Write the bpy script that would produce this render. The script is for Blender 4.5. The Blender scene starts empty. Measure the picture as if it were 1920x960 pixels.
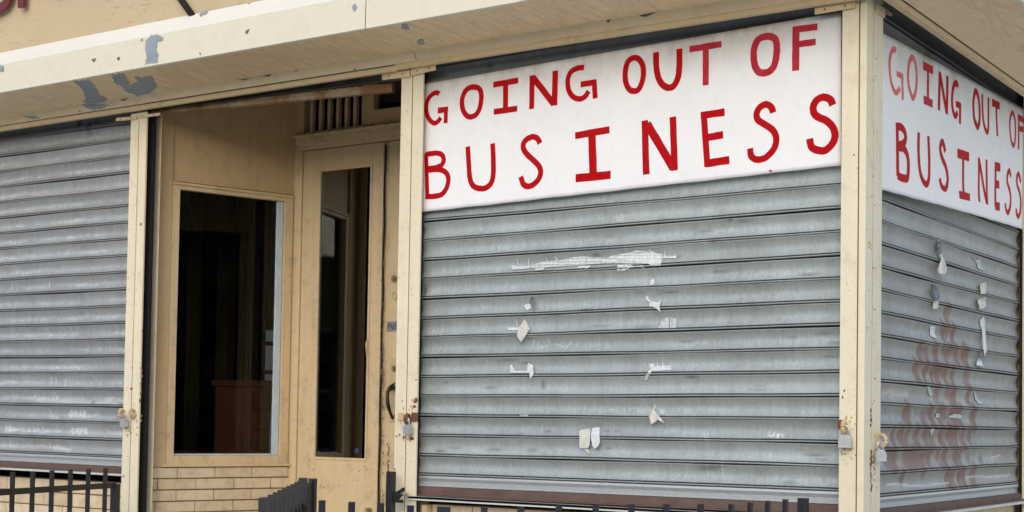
import bpy, bmesh, math, random
import numpy as np
from mathutils import Vector, Matrix
from math import radians, sin, cos, pi
random.seed(7); rng = np.random.RandomState(7)
sc = bpy.context.scene; col = sc.collection

# ---------------------------------------------------------------- camera
F, CY = 2770.0, 680.0
def rot(y, p, r):
    f = np.array([-sin(y)*cos(p), cos(y)*cos(p), sin(p)]); rt = np.array([cos(y), sin(y), 0]); up = np.cross(rt, f)
    return rt*cos(r)+up*sin(r), -rt*sin(r)+up*cos(r), f
RT, UP, FW = rot(radians(34.195), radians(2.2285), radians(.946))
CAM = np.array([1.693, -4.464, 1.5])
cd = bpy.data.cameras.new('camera'); cam = bpy.data.objects.new('camera', cd); col.objects.link(cam); sc.camera = cam
cd.sensor_width = 36; cd.lens = 36*F/1920; cd.shift_y = (CY-480)/1920; cd.clip_end = 500; cd.clip_start = .05
cam.matrix_world = Matrix(((RT[0], UP[0], -FW[0], CAM[0]), (RT[1], UP[1], -FW[1], CAM[1]), (RT[2], UP[2], -FW[2], CAM[2]), (0, 0, 0, 1)))
cd.dof.use_dof = True; cd.dof.focus_distance = 4.9; cd.dof.aperture_fstop = 7.1
# ---------------------------------------------------------------- sky, sun, exposure
SUN_EL, SUN_AZ = radians(26), radians(160)     # azimuth clockwise from +Y
w = bpy.data.worlds.new('World'); sc.world = w; w.use_nodes = True
nt = w.node_tree; bg = nt.nodes['Background']; sky = nt.nodes.new('ShaderNodeTexSky')
sky.sky_type = 'NISHITA'; sky.sun_disc = False; sky.sun_elevation = SUN_EL; sky.sun_rotation = SUN_AZ
sky.air_density = 1.0; sky.dust_density = 1.5; sky.ozone_density = .6
nt.links.new(sky.outputs[0], bg.inputs[0]); bg.inputs[1].default_value = .15
sd = bpy.data.lights.new('sun', 'SUN'); sun = bpy.data.objects.new('sun', sd); col.objects.link(sun)
sd.energy = 1.35; sd.angle = radians(90); sd.color = (1, .99, .98)
sv = Vector((sin(SUN_AZ)*cos(SUN_EL), cos(SUN_AZ)*cos(SUN_EL), sin(SUN_EL)))
sun.rotation_euler = sv.to_track_quat('Z', 'Y').to_euler()
sc.view_settings.view_transform = 'Standard'; sc.view_settings.look = 'None'
sc.view_settings.exposure = .36; sc.view_settings.gamma = 1

# ---------------------------------------------------------------- geometry helpers
def ray(x, y): return FW+RT*(x-960)/F+UP*(CY-y)/F
def U(x, y, fr, o=0.0):
    """photo pixel -> point in the plane of frame fr raised o towards its normal"""
    P = fr.O+fr.n*o; q = ray(x, y); return CAM+q*(((P-CAM)@fr.n)/(q@fr.n))
class Fr:
    def __init__(s, O, d, n): s.O = np.array(O, float); s.d = np.array(d, float); s.n = np.array(n, float)
    def w(s, a, o, z): return s.O+s.d*a+s.n*o+np.array([0, 0, z])
    def loc(s, p): q = np.array(p)-s.O; return q@s.d, q@s.n, q[2]
FRONT = Fr((0, 0, 0), (1, 0, 0), (0, -1, 0)); SIDE = Fr((0, 0, 0), (0, 1, 0), (1, 0, 0))
A_ = radians(18)
SPL = Fr((-3.397, .08, 0), (sin(A_), cos(A_), 0), (cos(A_), -sin(A_), 0))
DOOR = Fr((0, .8, 0), (1, 0, 0), (0, -1, 0))
SPR_d = np.array([-.13, .72, 0]); SPR_d /= np.linalg.norm(SPR_d)
SPR = Fr((-1.875, .09, 0), SPR_d, (-SPR_d[1], SPR_d[0], 0))
BACKW = Fr((0, 0, 0), (1, 0, 0), (0, -1, 0))

class MB:
    def __init__(s): s.v = []; s.f = []; s.m = []
    def add(s, vs, fs, mi=0):
        b = len(s.v); s.v += [tuple(map(float, v)) for v in vs]; s.f += [tuple(b+i for i in f) for f in fs]; s.m += [mi]*len(fs); return s
    def box(s, fr, a0, a1, o0, o1, z0, z1, mi=0, jit=0):
        if fr is None: fr = Fr((0, 0, 0), (1, 0, 0), (0, 1, 0))
        P = [(a, o, z) for z in (z0, z1) for o in (o0, o1) for a in (a0, a1)]
        vs = [fr.w(*p)+(rng.uniform(-jit, jit, 3) if jit else 0) for p in P]
        return s.add(vs, [(0, 1, 3, 2), (4, 6, 7, 5), (0, 4, 5, 1), (2, 3, 7, 6), (0, 2, 6, 4), (1, 5, 7, 3)], mi)
    def tube(s, pts, r, seg=8, mi=0, flat=1.0):
        pts = [Vector(p) for p in pts]; n = len(pts); rs = r if hasattr(r, '__len__') else [r]*n
        vs = []; fs = []; prev = None
        for i, p in enumerate(pts):
            t = (pts[min(i+1, n-1)]-pts[max(i-1, 0)]).normalized()
            if prev is None: a = t.orthogonal().normalized()
            else: a = (prev-t*prev.dot(t)).normalized()
            prev = a; b = t.cross(a)
            for k in range(seg):
                an = 2*pi*k/seg; vs.append(p+a*rs[i]*cos(an)+b*rs[i]*sin(an)*flat)
        for i in range(n-1):
            for k in range(seg):
                k2 = (k+1) % seg; fs.append((i*seg+k, i*seg+k2, (i+1)*seg+k2, (i+1)*seg+k))
        fs.append(tuple(range(seg))[::-1]); fs.append(tuple((n-1)*seg+k for k in range(seg)))
        return s.add(vs, fs, mi)
    def bar(s, p, q, w, h=None, mi=0):
        """square bar between two points; local up stays vertical where possible"""
        p = Vector(p); q = Vector(q); t = (q-p).normalized(); h = h or w
        z = Vector((0, 0, 1)) if abs(t.z) < .9 else Vector((0, 1, 0))
        a = t.cross(z).normalized(); b = a.cross(t)
        vs = [c+a*sa*w/2+b*sb*h/2 for c in (p, q) for sa, sb in ((-1, -1), (1, -1), (1, 1), (-1, 1))]
        return s.add(vs, [(3, 2, 1, 0), (4, 5, 6, 7), (0, 1, 5, 4), (1, 2, 6, 5), (2, 3, 7, 6), (3, 0, 4, 7)], mi)
    def prism(s, poly, ext, mi=0):
        """poly: list of 3D points (planar), ext: extrusion vector"""
        n = len(poly); e = np.array(ext); vs = [np.array(p) for p in poly]+[np.array(p)+e for p in poly]
        return s.add(vs, [tuple(range(n)), tuple(range(2*n-1, n-1, -1))]+[(i, i+n, (i+1) % n+n, (i+1) % n) for i in range(n)], mi)
    def disc(s, c, n, r, h, seg=14, mi=0):
        c = Vector(c); n = Vector(n).normalized(); return s.tube([c, c+n*h], r, seg, mi)
    def build(s, name, mats, parent=None, bevel=0, smooth=False, tri=False):
        me = bpy.data.meshes.new(name); me.from_pydata(s.v, [], s.f)
        for m in (mats if isinstance(mats, (list, tuple)) else [mats]): me.materials.append(m)
        me.polygons.foreach_set('material_index', s.m)
        bm = bmesh.new(); bm.from_mesh(me)
        if tri: bmesh.ops.triangulate(bm, faces=[f for f in bm.faces if len(f.verts) > 4], ngon_method='EAR_CLIP')
        bmesh.ops.recalc_face_normals(bm, faces=bm.faces); bm.to_mesh(me); bm.free()
        if smooth: me.polygons.foreach_set('use_smooth', [True]*len(me.polygons))
        o = bpy.data.objects.new(name, me); col.objects.link(o)
        if parent: o.parent = parent
        if bevel:
            b = o.modifiers.new('bevel', 'BEVEL'); b.width = bevel; b.segments = 2; b.limit_method = 'ANGLE'; b.angle_limit = radians(40)
        return o
def tag(o, label=None, cat=None, group=None, kind=None):
    if label: o['label'] = label
    if cat: o['category'] = cat
    if group: o['group'] = group
    if kind: o['kind'] = kind
    return o
def empty(name, loc, label, cat, group=None):
    o = bpy.data.objects.new(name, None); col.objects.link(o); o.location = loc; o.empty_display_size = .1
    return tag(o, label, cat, group)
bpy.context.view_layer.update()
def under(child, parent):          # keep world placement of world-coordinate meshes below an empty that is moved
    child.parent = parent; child.matrix_parent_inverse = Matrix.Translation(-parent.location); return child

# ---------------------------------------------------------------- materials
def new_mat(name):
    m = bpy.data.materials.new(name); m.use_nodes = True; t = m.node_tree; return m, t, t.nodes['Principled BSDF']
def N(t, typ, **kw):
    n = t.nodes.new(typ)
    for k, v in kw.items():
        if k.startswith('i_'): n.inputs[int(k[2:]) if k[2:].isdigit() else k[2:]].default_value = v
        else: setattr(n, k, v)
    return n
def L(t, a, b): t.links.new(a, b)
def coords(t, scale=(1, 1, 1)):
    g = N(t, 'ShaderNodeNewGeometry'); m = N(t, 'ShaderNodeMapping'); m.inputs['Scale'].default_value = scale
    L(t, g.outputs['Position'], m.inputs[0]); return m.outputs[0]
def noise(t, scale, detail=5, rough=.6, stretch=(1, 1, 1), vec=None):
    n = N(t, 'ShaderNodeTexNoise'); n.inputs['Scale'].default_value = scale; n.inputs['Detail'].default_value = detail; n.inputs['Roughness'].default_value = rough
    if vec is None: vec = coords(t, stretch)
    L(t, vec, n.inputs['Vector']); return n.outputs['Fac']
def ramp(t, fac, a, b, c0=(0, 0, 0, 1), c1=(1, 1, 1, 1)):
    r = N(t, 'ShaderNodeValToRGB'); e = r.color_ramp.elements; e[0].position = a; e[1].position = b; e[0].color = c0; e[1].color = c1
    L(t, fac, r.inputs[0]); return r.outputs[0]
def mix(t, fac, a, b, mode='MIX'):
    m = N(t, 'ShaderNodeMix', data_type='RGBA', blend_type=mode)
    for i, x in ((0, fac), (6, a), (7, b)):
        if hasattr(x, 'type'): L(t, x, m.inputs[i])
        else: m.inputs[i].default_value = x if i == 0 else (*x[:3], 1)
    return m.outputs[2]
def mth(t, op, a, b=0.0):
    m = N(t, 'ShaderNodeMath', operation=op)
    for i, x in ((0, a), (1, b)):
        if hasattr(x, 'type'): L(t, x, m.inputs[i])
        else: m.inputs[i].default_value = x
    return m.outputs[0]
def bump(t, b, h, strength=.3, dist=.002):
    n = N(t, 'ShaderNodeBump'); n.inputs['Strength'].default_value = strength; n.inputs['Distance'].default_value = dist
    L(t, h, n.inputs['Height']); L(t, n.outputs[0], b.inputs['Normal'])
def painted(name, base, dirt=(.25, .18, .1), dirt_amt=.35, chips=0.0, chip_col=(.12, .07, .04), rough=.5, streak=.0, bump_s=.25, var=.14):
    m, t, b = new_mat(name)
    big = noise(t, 2.2, 4, .6); c = mix(t, big, [x*(1-var) for x in base], [min(1, x*(1+var)) for x in base])
    med = noise(t, 14, 6, .7)
    c = mix(t, mth(t, 'MULTIPLY', ramp(t, med, .52, .8), dirt_amt), c, dirt)
    fine = noise(t, 130, 4, .7)
    c = mix(t, mth(t, 'MULTIPLY', ramp(t, fine, .62, .76), dirt_amt*.9), c, dirt)
    if streak:
        s = noise(t, 9, 5, .65, (3.5, 3.5, .12)); c = mix(t, mth(t, 'MULTIPLY', ramp(t, s, .45, .75), streak), c, dirt)
    h = mth(t, 'ADD', mth(t, 'MULTIPLY', noise(t, 60, 4, .6, (1, 1, .3)), .6), mth(t, 'MULTIPLY', med, .8))
    if chips:
        v = noise(t, 38, 8, .75); ch = ramp(t, v, 1-chips-.02, 1-chips)
        c = mix(t, ch, c, chip_col); h = mth(t, 'SUBTRACT', h, mth(t, 'MULTIPLY', ch, .8))
    L(t, c, b.inputs['Base Color'])
    L(t, ramp(t, med, .2, .8, (rough-.1,)*3+(1,), (rough+.2,)*3+(1,)), b.inputs['Roughness'])
    bump(t, b, h, bump_s, .002); return m
def plain(name, base, rough=.5, metal=0.0, var=.25, scale=20, bump_s=.15):
    m, t, b = new_mat(name); n = noise(t, scale, 6, .65)
    L(t, mix(t, n, [x*(1-var) for x in base], [x*(1+var) for x in base]), b.inputs['Base Color'])
    b.inputs['Roughness'].default_value = rough; b.inputs['Metallic'].default_value = metal
    if bump_s: bump(t, b, noise(t, scale*4, 4, .6), bump_s, .001)
    return m
CREAM = (.74, .665, .49); TAN = (.64, .495, .295)
M = {}
M['cream'] = painted('cream paint on steel', CREAM, (.30, .17, .07), .30, .27, (.20, .10, .04), .42, .12)
M['fascia'] = painted('ivory painted sheet metal', (.68, .635, .51), (.42, .36, .26), .25, 0, rough=.45, bump_s=.12, var=.05)
M['cap'] = painted('white painted flashing', (.82, .80, .74), (.5, .46, .38), .2, 0, rough=.45, bump_s=.1, var=.04)
M['trim'] = painted('tan trim', (.66, .52, .31), (.2, .13, .07), .4, .24, rough=.5)
M['tan'] = painted('tan door paint', TAN, (.20, .12, .06), .55, .30, (.10, .06, .04), .45, .16, var=.12)
M['tan_wall'] = painted('tan wall paint', (.55, .395, .215), (.15, .10, .06), .4, .25, (.12, .08, .05), .55, .14)
M['primer'] = plain('bare zinc primer', (.27, .31, .35), .6, .1, .3, 22)
M['white_metal'] = plain('pale blue white bead', (.50, .58, .64), .45)
def soffit_mat():
    m, t, b = new_mat('streaked soffit paint')
    # stains run across the soffit, from the fascia towards the wall
    s = noise(t, 22, 7, .8, (2.4, .35, .2)); s2 = noise(t, 60, 4, .7, (2.2, .12, .2)); c = mix(t, ramp(t, s, .40, .60), (.84, .67, .42), (.66, .51, .30))
    c = mix(t, mth(t, 'MULTIPLY', ramp(t, s2, .5, .8), .3), c, (.36, .28, .18))
    c = mix(t, ramp(t, noise(t, 30, 8, .8), .74, .76), c, (.16, .15, .14))
    L(t, c, b.inputs['Base Color']); b.inputs['Roughness'].default_value = .55; bump(t, b, s, .15, .002); return m
M['soffit'] = soffit_mat()
def stucco():
    m, t, b = new_mat('cracked tan plywood paint')
    big = noise(t, 1.8, 5, .6); c = mix(t, big, (.44, .345, .215), (.53, .42, .27))
    cr = noise(t, 26, 9, .8, (.5, .5, 3.2)); c = mix(t, mth(t, 'MULTIPLY', ramp(t, cr, .55, .66), mth(t, 'MULTIPLY', ramp(t, noise(t, 2.5, 3, .5), .38, .58), .85)), c, (.16, .10, .06))
    sp = noise(t, 40, 3, .5); c = mix(t, mth(t, 'MULTIPLY', ramp(t, sp, .70, .74), .6), c, (.22, .15, .09))
    L(t, c, b.inputs['Base Color']); b.inputs['Roughness'].default_value = .7; bump(t, b, cr, .35, .003); return m
M['stucco'] = stucco()
M['rust'] = plain('rusted steel', (.17, .075, .035), .8, .1, .55, 30, .4)
M['rust_bar'] = plain('red brown primed angle', (.125, .078, .062), .65, .1, .45, 14, .3)
M['dark_steel'] = plain('sooty dark steel', (.035, .033, .032), .7, .2, .5, 18, .3)
M['black'] = plain('black gap', (.006, .006, .006), .9, 0, .2, 10, 0)
def mortar_brick():
    m, t, b = new_mat('tan painted brick')
    g = N(t, 'ShaderNodeNewGeometry'); c = mix(t, g.outputs['Random Per Island'], (.58, .465, .30), (.69, .565, .385))
    med = noise(t, 18, 7, .7); c = mix(t, mth(t, 'MULTIPLY', ramp(t, med, .48, .75), .6), c, (.28, .19, .11))
    c = mix(t, ramp(t, noise(t, 50, 7, .8), .74, .77), c, (.78, .74, .66))
    L(t, c, b.inputs['Base Color']); b.inputs['Roughness'].default_value = .6; bump(t, b, noise(t, 90, 5, .7), .4, .002); return m
M['brick'] = mortar_brick(); M['mortar'] = plain('recessed mortar', (.20, .14, .085), .9, 0, .3, 40, .4)
def iron():
    m, t, b = new_mat('black gloss fence paint')
    c = mix(t, ramp(t, noise(t, 45, 8, .8), .62, .72), (.014, .015, .02), (.10, .10, .11)); c = mix(t, ramp(t, noise(t, 22, 6, .8), .70, .74), c, (.12, .05, .025))
    L(t, c, b.inputs['Base Color']); b.inputs['Roughness'].default_value = .38; bump(t, b, noise(t, 90, 4, .7), .5, .001); return m
M['iron'] = iron()
M['steel'] = plain('padlock steel', (.50, .51, .52), .35, .5, .12, 60, .2)
M['brass'] = plain('dull brass', (.30, .22, .10), .45, .6, .4, 60)
M['handle'] = plain('worn bronze pull', (.05, .035, .02), .35, .7, .6, 50)
M['plate'] = plain('grey push plate', (.24, .26, .27), .5, .3, .15, 60)
M['ink'] = plain('dark lettering', (.05, .055, .06), .6, 0, .1)
M['eye'] = painted('rust stained cream eye', (.55, .42, .24), (.28, .12, .03), .8, .3, (.16, .06, .02), .6)
def glass(ior=1.4, tint=(.74, .76, .74, 1)):
    m, t, b = new_mat('window glass'); b.inputs['Base Color'].default_value = (.9, .93, .92, 1)
    b.inputs['Transmission Weight'].default_value = 0; 
    out = t.nodes['Material Output']; tr = N(t, 'ShaderNodeBsdfTransparent'); tr.inputs[0].default_value = tint
    gl = N(t, 'ShaderNodeBsdfGlossy'); gl.inputs['Roughness'].default_value = .015; gl.inputs[0].default_value = (.9, .92, .92, 1)
    fr = N(t, 'ShaderNodeFresnel'); fr.inputs[0].default_value = ior; bp = N(t, 'ShaderNodeBump'); bp.inputs['Strength'].default_value = .04; bp.inputs['Distance'].default_value = .004
    L(t, noise(t, 6, 2, .5), bp.inputs['Height']); L(t, bp.outputs[0], gl.inputs['Normal'])
    mx = N(t, 'ShaderNodeMixShader'); L(t, fr.outputs[0], mx.inputs[0]); L(t, tr.outputs[0], mx.inputs[1]); L(t, gl.outputs[0], mx.inputs[2])
    df = N(t, 'ShaderNodeBsdfDiffuse'); df.inputs[0].default_value = (.5, .5, .47, 1); mx2 = N(t, 'ShaderNodeMixShader')
    L(t, mth(t, 'MULTIPLY', ramp(t, noise(t, 9, 6, .7), .45, .8), .006), mx2.inputs[0]); L(t, mx.outputs[0], mx2.inputs[1]); L(t, df.outputs[0], mx2.inputs[2])
    L(t, mx2.outputs[0], out.inputs['Surface']); return m
M['glass'] = glass(); M['door_glass'] = glass(2.3, (.45, .47, .47, 1))
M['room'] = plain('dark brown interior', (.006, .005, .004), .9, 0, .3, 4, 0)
M['wood'] = plain('red brown counter wood', (.20, .05, .018), .45, 0, .35, 8, .1)
M['curtain_cloth'] = plain('brown hanging cloth', (.16, .10, .04), .9, 0, .4, 6)
M['appliance'] = plain('white appliance', (.85, .85, .82), .5, 0, .06)
M['asphalt'] = plain('asphalt', (.09, .09, .092), .9, 0, .3, 30, .5)
M['concrete'] = plain('concrete', (.56, .55, .52), .85, 0, .2, 6, .4)
M['stone'] = plain('grey stone slab', (.52, .50, .47), .85, 0, .2, 6, .4)

def shutter_mat(name, basecol, streak, dark=1.0, graff=(.20, .066, .038)):
    """galvanised slats; uv.y = slat number + fraction from its bottom, uv.x = metres"""
    m, t, b = new_mat(name)
    uv = N(t, 'ShaderNodeUVMap', uv_map='slat'); sp = N(t, 'ShaderNodeSeparateXYZ'); L(t, uv.outputs[0], sp.inputs[0])
    fr = mth(t, 'FRACT', sp.outputs[1]); row = mth(t, 'FLOOR', sp.outputs[1])
    cb = N(t, 'ShaderNodeCombineXYZ'); L(t, sp.outputs[0], cb.inputs[0]); L(t, mth(t, 'MULTIPLY', sp.outputs[1], .0755), cb.inputs[1]); L(t, mth(t, 'MULTIPLY', row, 3.7), cb.inputs[2])
    def nz(scale, det, ro, st):
        mp = N(t, 'ShaderNodeMapping'); mp.inputs['Scale'].default_value = st; L(t, cb.outputs[0], mp.inputs[0]); return noise(t, scale, det, ro, vec=mp.outputs[0])
    c = mix(t, nz(2.0, 5, .6, (1, 2, 1)), [x*.86 for x in basecol], [x*1.12 for x in basecol])
    span = nz(85, 4, .7, (1, 1, 1)); c = mix(t, mth(t, 'MULTIPLY', ramp(t, span, .35, .65), .42), c, [x*.66 for x in basecol]); blo = nz(9, 5, .7, (1, 1.6, 1)); c = mix(t, mth(t, 'MULTIPLY', ramp(t, blo, .45, .7), .35), c, [x*.70 for x in basecol])
    wn = N(t, 'ShaderNodeTexWhiteNoise', noise_dimensions='1D'); L(t, row, wn.inputs['W']); c = mix(t, mth(t, 'MULTIPLY', wn.outputs['Value'], .55), c, [x*.62 for x in basecol])
    # vertical wipe marks
    vs = nz(75, 5, .75, (1, .13, 1)); c = mix(t, mth(t, 'MULTIPLY', ramp(t, vs, .45, .8), .30), c, [min(1, x*1.5) for x in basecol])
    drip = noise(t, 7, 6, .75, (2.2, 2.2, .16)); c = mix(t, mth(t, 'MULTIPLY', ramp(t, drip, .48, .72), .42), c, [x*.50 for x in basecol])
    drt = noise(t, 5, 7, .8); c = mix(t, mth(t, 'MULTIPLY', ramp(t, drt, .50, .72), .35), c, (.17, .155, .13))
    # white zinc oxide that settles on the lower half of each slat
    band = ramp(t, fr, .12, .34); band2 = ramp(t, fr, .46, .66, (1, 1, 1, 1), (0, 0, 0, 1)); bb = mth(t, 'MULTIPLY', band, band2)
    ox = ramp(t, nz(62, 8, .88, (1.4, .8, 1)), .44, .66); pt = ramp(t, nz(3.2, 3, .6, (1, 3, 1)), .34, .62)
    c = mix(t, mth(t, 'MULTIPLY', mth(t, 'MULTIPLY', bb, ox), mth(t, 'MULTIPLY', pt, .58)), c, (.62, .72, .74))
    if streak:
        wv = mth(t, 'ADD', fr, mth(t, 'MULTIPLY', mth(t, 'SUBTRACT', nz(12, 4, .7, (1, .2, 1)), .5), .35)); b3 = mth(t, 'MULTIPLY', ramp(t, wv, .27, .40), ramp(t, wv, .43, .62, (1, 1, 1, 1), (0, 0, 0, 1)))
        wig = ramp(t, nz(75, 9, .9, (1, 2.2, 1)), .45, .62); p3 = ramp(t, nz(3.4, 6, .8, (1, 2, 1)), .42, .62)
        c = mix(t, mth(t, 'MULTIPLY', mth(t, 'MULTIPLY', b3, wig), mth(t, 'MULTIPLY', p3, streak)), c, (.92, .93, .92))
    # shade below each joint, painted into the slat colour, and dark scuffs
    joint_shade = mth(t, 'MULTIPLY', ramp(t, fr, .80, 1.0), .18); c = mix(t, joint_shade, c, [x*.42 for x in basecol])
    sc_ = mth(t, 'MULTIPLY', ramp(t, nz(9, 7, .8, (1, 5, 1)), .60, .74), .6); c = mix(t, sc_, c, (.10, .10, .10))
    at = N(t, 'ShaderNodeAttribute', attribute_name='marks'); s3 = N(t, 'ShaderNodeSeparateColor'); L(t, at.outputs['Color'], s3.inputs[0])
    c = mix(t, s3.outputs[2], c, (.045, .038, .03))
    c = mix(t, mth(t, 'MULTIPLY', s3.outputs[0], mth(t, 'ADD', mth(t, 'MULTIPLY', nz(40, 4, .7, (1, 1, 1)), .5), .5)), c, graff)
    c = mix(t, mth(t, 'MULTIPLY', s3.outputs[1], ramp(t, nz(150, 3, .8, (1, 1, 1)), .35, .6)), c, (.82, .84, .85))
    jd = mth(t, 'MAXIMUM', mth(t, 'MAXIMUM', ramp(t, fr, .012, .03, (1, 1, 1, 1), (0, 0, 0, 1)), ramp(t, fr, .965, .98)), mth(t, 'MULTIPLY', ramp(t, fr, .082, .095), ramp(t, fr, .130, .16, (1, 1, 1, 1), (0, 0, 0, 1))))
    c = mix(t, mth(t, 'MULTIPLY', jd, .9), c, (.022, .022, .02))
    L(t, c, b.inputs['Base Color']); b.inputs['Metallic'].default_value = .25
    L(t, ramp(t, nz(20, 5, .7, (1, 1, 1)), .2, .8, (.42,)*3+(1,), (.68,)*3+(1,)), b.inputs['Roughness'])
    bump(t, b, mth(t, 'ADD', mth(t, 'MULTIPLY', span, .3), nz(9, 3, .6, (1, 1, 1))), .25, .002); return m
GAL = (.40, .44, .435)
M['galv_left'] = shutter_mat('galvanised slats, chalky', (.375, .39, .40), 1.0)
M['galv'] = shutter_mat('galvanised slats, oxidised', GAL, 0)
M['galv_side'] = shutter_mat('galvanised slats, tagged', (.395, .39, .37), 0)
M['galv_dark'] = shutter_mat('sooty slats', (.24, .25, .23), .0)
def bottom_slat():
    m, t, b = new_mat('scratched bottom slat'); c = mix(t, noise(t, 40, 5, .7, (1, 1, 3)), (.34, .36, .365), (.54, .555, .56))
    c = mix(t, mth(t, 'MULTIPLY', ramp(t, noise(t, 24, 8, .85), .60, .66), .7), c, (.14, .14, .13)); L(t, c, b.inputs['Base Color'])
    b.inputs['Metallic'].default_value = .3; b.inputs['Roughness'].default_value = .4; bump(t, b, noise(t, 12, 3, .5), .3, .003); return m
M['bottom_slat'] = bottom_slat()
def canvas(name, top_dirt):
    m, t, b = new_mat(name); c = mix(t, noise(t, 5, 6, .65), (.78, .785, .79), (.86, .86, .865))
    c = mix(t, mth(t, 'MULTIPLY', ramp(t, noise(t, 30, 5, .7, (1, 1, .35)), .5, .8), .18), c, (.52, .52, .50))
    at = N(t, 'ShaderNodeAttribute', attribute_name='edge'); e = at.outputs['Fac']
    c = mix(t, mth(t, 'MULTIPLY', mth(t, 'MULTIPLY', e, ramp(t, noise(t, 6, 6, .75, (1, 1, .5)), .30, .75)), top_dirt), c, (.40, .34, .25))
    L(t, c, b.inputs['Base Color']); b.inputs['Roughness'].default_value = .65
    h = mth(t, 'ADD', mth(t, 'MULTIPLY', noise(t, 300, 2, .5), .25), noise(t, 12, 4, .6)); bump(t, b, h, .35, .003); return m
M['canvas'] = canvas('white sign board', 1.0)
def redpaint(name, thin, col0=(.42, .001, .004)):
    m, t, b = new_mat(name); n = noise(t, 45, 6, .75)
    c = mix(t, mth(t, 'MULTIPLY', ramp(t, n, .35, .75), thin), col0, (.74, .30, .29)); L(t, c, b.inputs['Base Color'])
    b.inputs['Roughness'].default_value = .5; b.inputs['Specular IOR Level'].default_value = .06; bump(t, b, noise(t, 70, 4, .6), .3, .001); return m
M['red'] = redpaint('brushed red paint', .03); M['red_worn'] = redpaint('thin red paint', .16, (.42, .012, .03)); M['red_pale'] = redpaint('washed out red paint', .9, (.60, .09, .09))
def tape_mat(name, c0, c1, rough=.55):
    m, t, b = new_mat(name); n = noise(t, 70, 6, .7, (1.6, 1.6, .5)); L(t, mix(t, ramp(t, n, .3, .7), c0, c1), b.inputs['Base Color'])
    b.inputs['Roughness'].default_value = rough; bump(t, b, n, .6, .002); return m
M['tape'] = tape_mat('torn white tape', (.50, .53, .54), (.76, .78, .79)); M['tape_beige'] = tape_mat('aged masking tape', (.50, .49, .44), (.66, .65, .60)); M['tape_faint'] = tape_mat('thin tape residue', (.34, .37, .38), (.60, .63, .64)); M['tape_grey'] = tape_mat('silver tape', (.045, .05, .052), (.22, .23, .24), .4)
M['maroon'] = plain('maroon letter', (.13, .012, .02), .45, 0, .2)

# ---------------------------------------------------------------- setting
def sheet(name, x0, x1, y0, y1, z, mat, thick=None):
    mb = MB()
    if thick: mb.box(None, x0, x1, y0, y1, z-thick, z)
    else: mb.add([(x0, y0, z), (x1, y0, z), (x1, y1, z), (x0, y1, z)], [(0, 1, 2, 3)])
    return tag(mb.build(name, mat), kind='structure')
sheet('ground', -150, 150, -150, 150, -.16, M['concrete'])
sheet('road', -150, 150, -12.5, -6.2, -.15, M['asphalt'])
mb = MB()
mb.box(None, -150, 150, -6.2, 40, -.15, 0); sidewalk = tag(mb.build('sidewalk', M['concrete']), kind='structure')
sheet('far_sidewalk', -150, 150, -20, -12.5, 0, M['concrete'], .15)
sheet('stoop', -5.4, .35, -1.65, -.002, .32, M['stone'], .318)

# ---------------------------------------------------------------- the storefront
BLD = empty('storefront_building', (-3, 0, 0), 'cream and tan corner storefront with closed roller shutters and a recessed entrance', 'building')
def part(mb, name, mats, parent=None, **kw):
    o = mb.build(name, mats, None, **kw)
    if parent is None: under(o, BLD)
    else: o.parent = parent
    return o
# upper wall, both streets
mb = MB(); mb.box(None, -9, .1, -.1, .1, 3.19, 6.2); mb.box(None, -.1, .1, .1, 9, 3.19, 6.2)
part(mb, 'upper_wall', M['stucco'])
# roof and floor slabs, rear walls: keeps the shop dark inside
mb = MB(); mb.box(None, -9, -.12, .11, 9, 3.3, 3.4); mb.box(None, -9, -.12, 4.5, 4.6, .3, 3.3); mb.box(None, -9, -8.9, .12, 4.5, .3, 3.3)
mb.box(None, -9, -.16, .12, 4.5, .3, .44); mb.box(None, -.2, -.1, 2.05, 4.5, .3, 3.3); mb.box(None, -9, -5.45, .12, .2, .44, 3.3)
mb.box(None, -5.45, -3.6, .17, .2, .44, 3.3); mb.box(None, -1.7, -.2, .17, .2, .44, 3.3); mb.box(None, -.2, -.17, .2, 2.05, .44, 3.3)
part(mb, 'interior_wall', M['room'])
# awning: swept round the corner. (front offset, side offset, z)
prof = [(.09, .09, 3.205), (.34, .34, 3.052), (.342, .342, 2.925), (.33, .33, 2.921), (.052, .165, 2.904), (.034, .075, 2.870)]
seams = [-9, U(170, 150, FRONT, .34)[0], U(686, 40, FRONT, .34)[0], -1.1]
def awn_seg(mb, xa, xb, corner, d=0.0):
    mats = [1, 0, 0, 2, 7]
    for i in range(len(prof)-1):
        (a, sa, z), (b_, sb, y) = prof[i], prof[i+1]
        n = 14
        for k in range(n):
            x0 = xa+(xb-xa)*k/n; x1 = xa+(xb-xa)*(k+1)/n
            if corner and k == n-1: q = [(x0, -a-d, z), (sa+d, -a-d, z), (sb+d, -b_-d, y), (x0, -b_-d, y)]
            else: q = [(x0, -a-d, z), (x1, -a-d, z), (x1, -b_-d, y), (x0, -b_-d, y)]
            mb.add(q, [(3, 2, 1, 0)], mats[i])
mb = MB()
for k in range(3): awn_seg(mb, seams[k]+.0004, seams[k+1]-.0004, False, (0, .0025, 0)[k])
awn_seg(mb, seams[3]+.0004, -.05, True, .002)
for i in range(len(prof)-1):
    (a, sa, z), (b_, sb, y) = prof[i], prof[i+1]
    mb.add([(sa+.002, -a-.002, z), (sa, 9, z), (sb, 9, y), (sb+.002, -b_-.002, y)], [(3, 2, 1, 0)], (1, 0, 0, 2, 7)[i])
# backing sheet closes the box behind the seams
mb.box(None, -9, .2, -.33, -.1, 2.94, 3.03, 3); mb.box(None, .1, .33, -.1, 9, 2.94, 3.03, 3)
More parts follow.
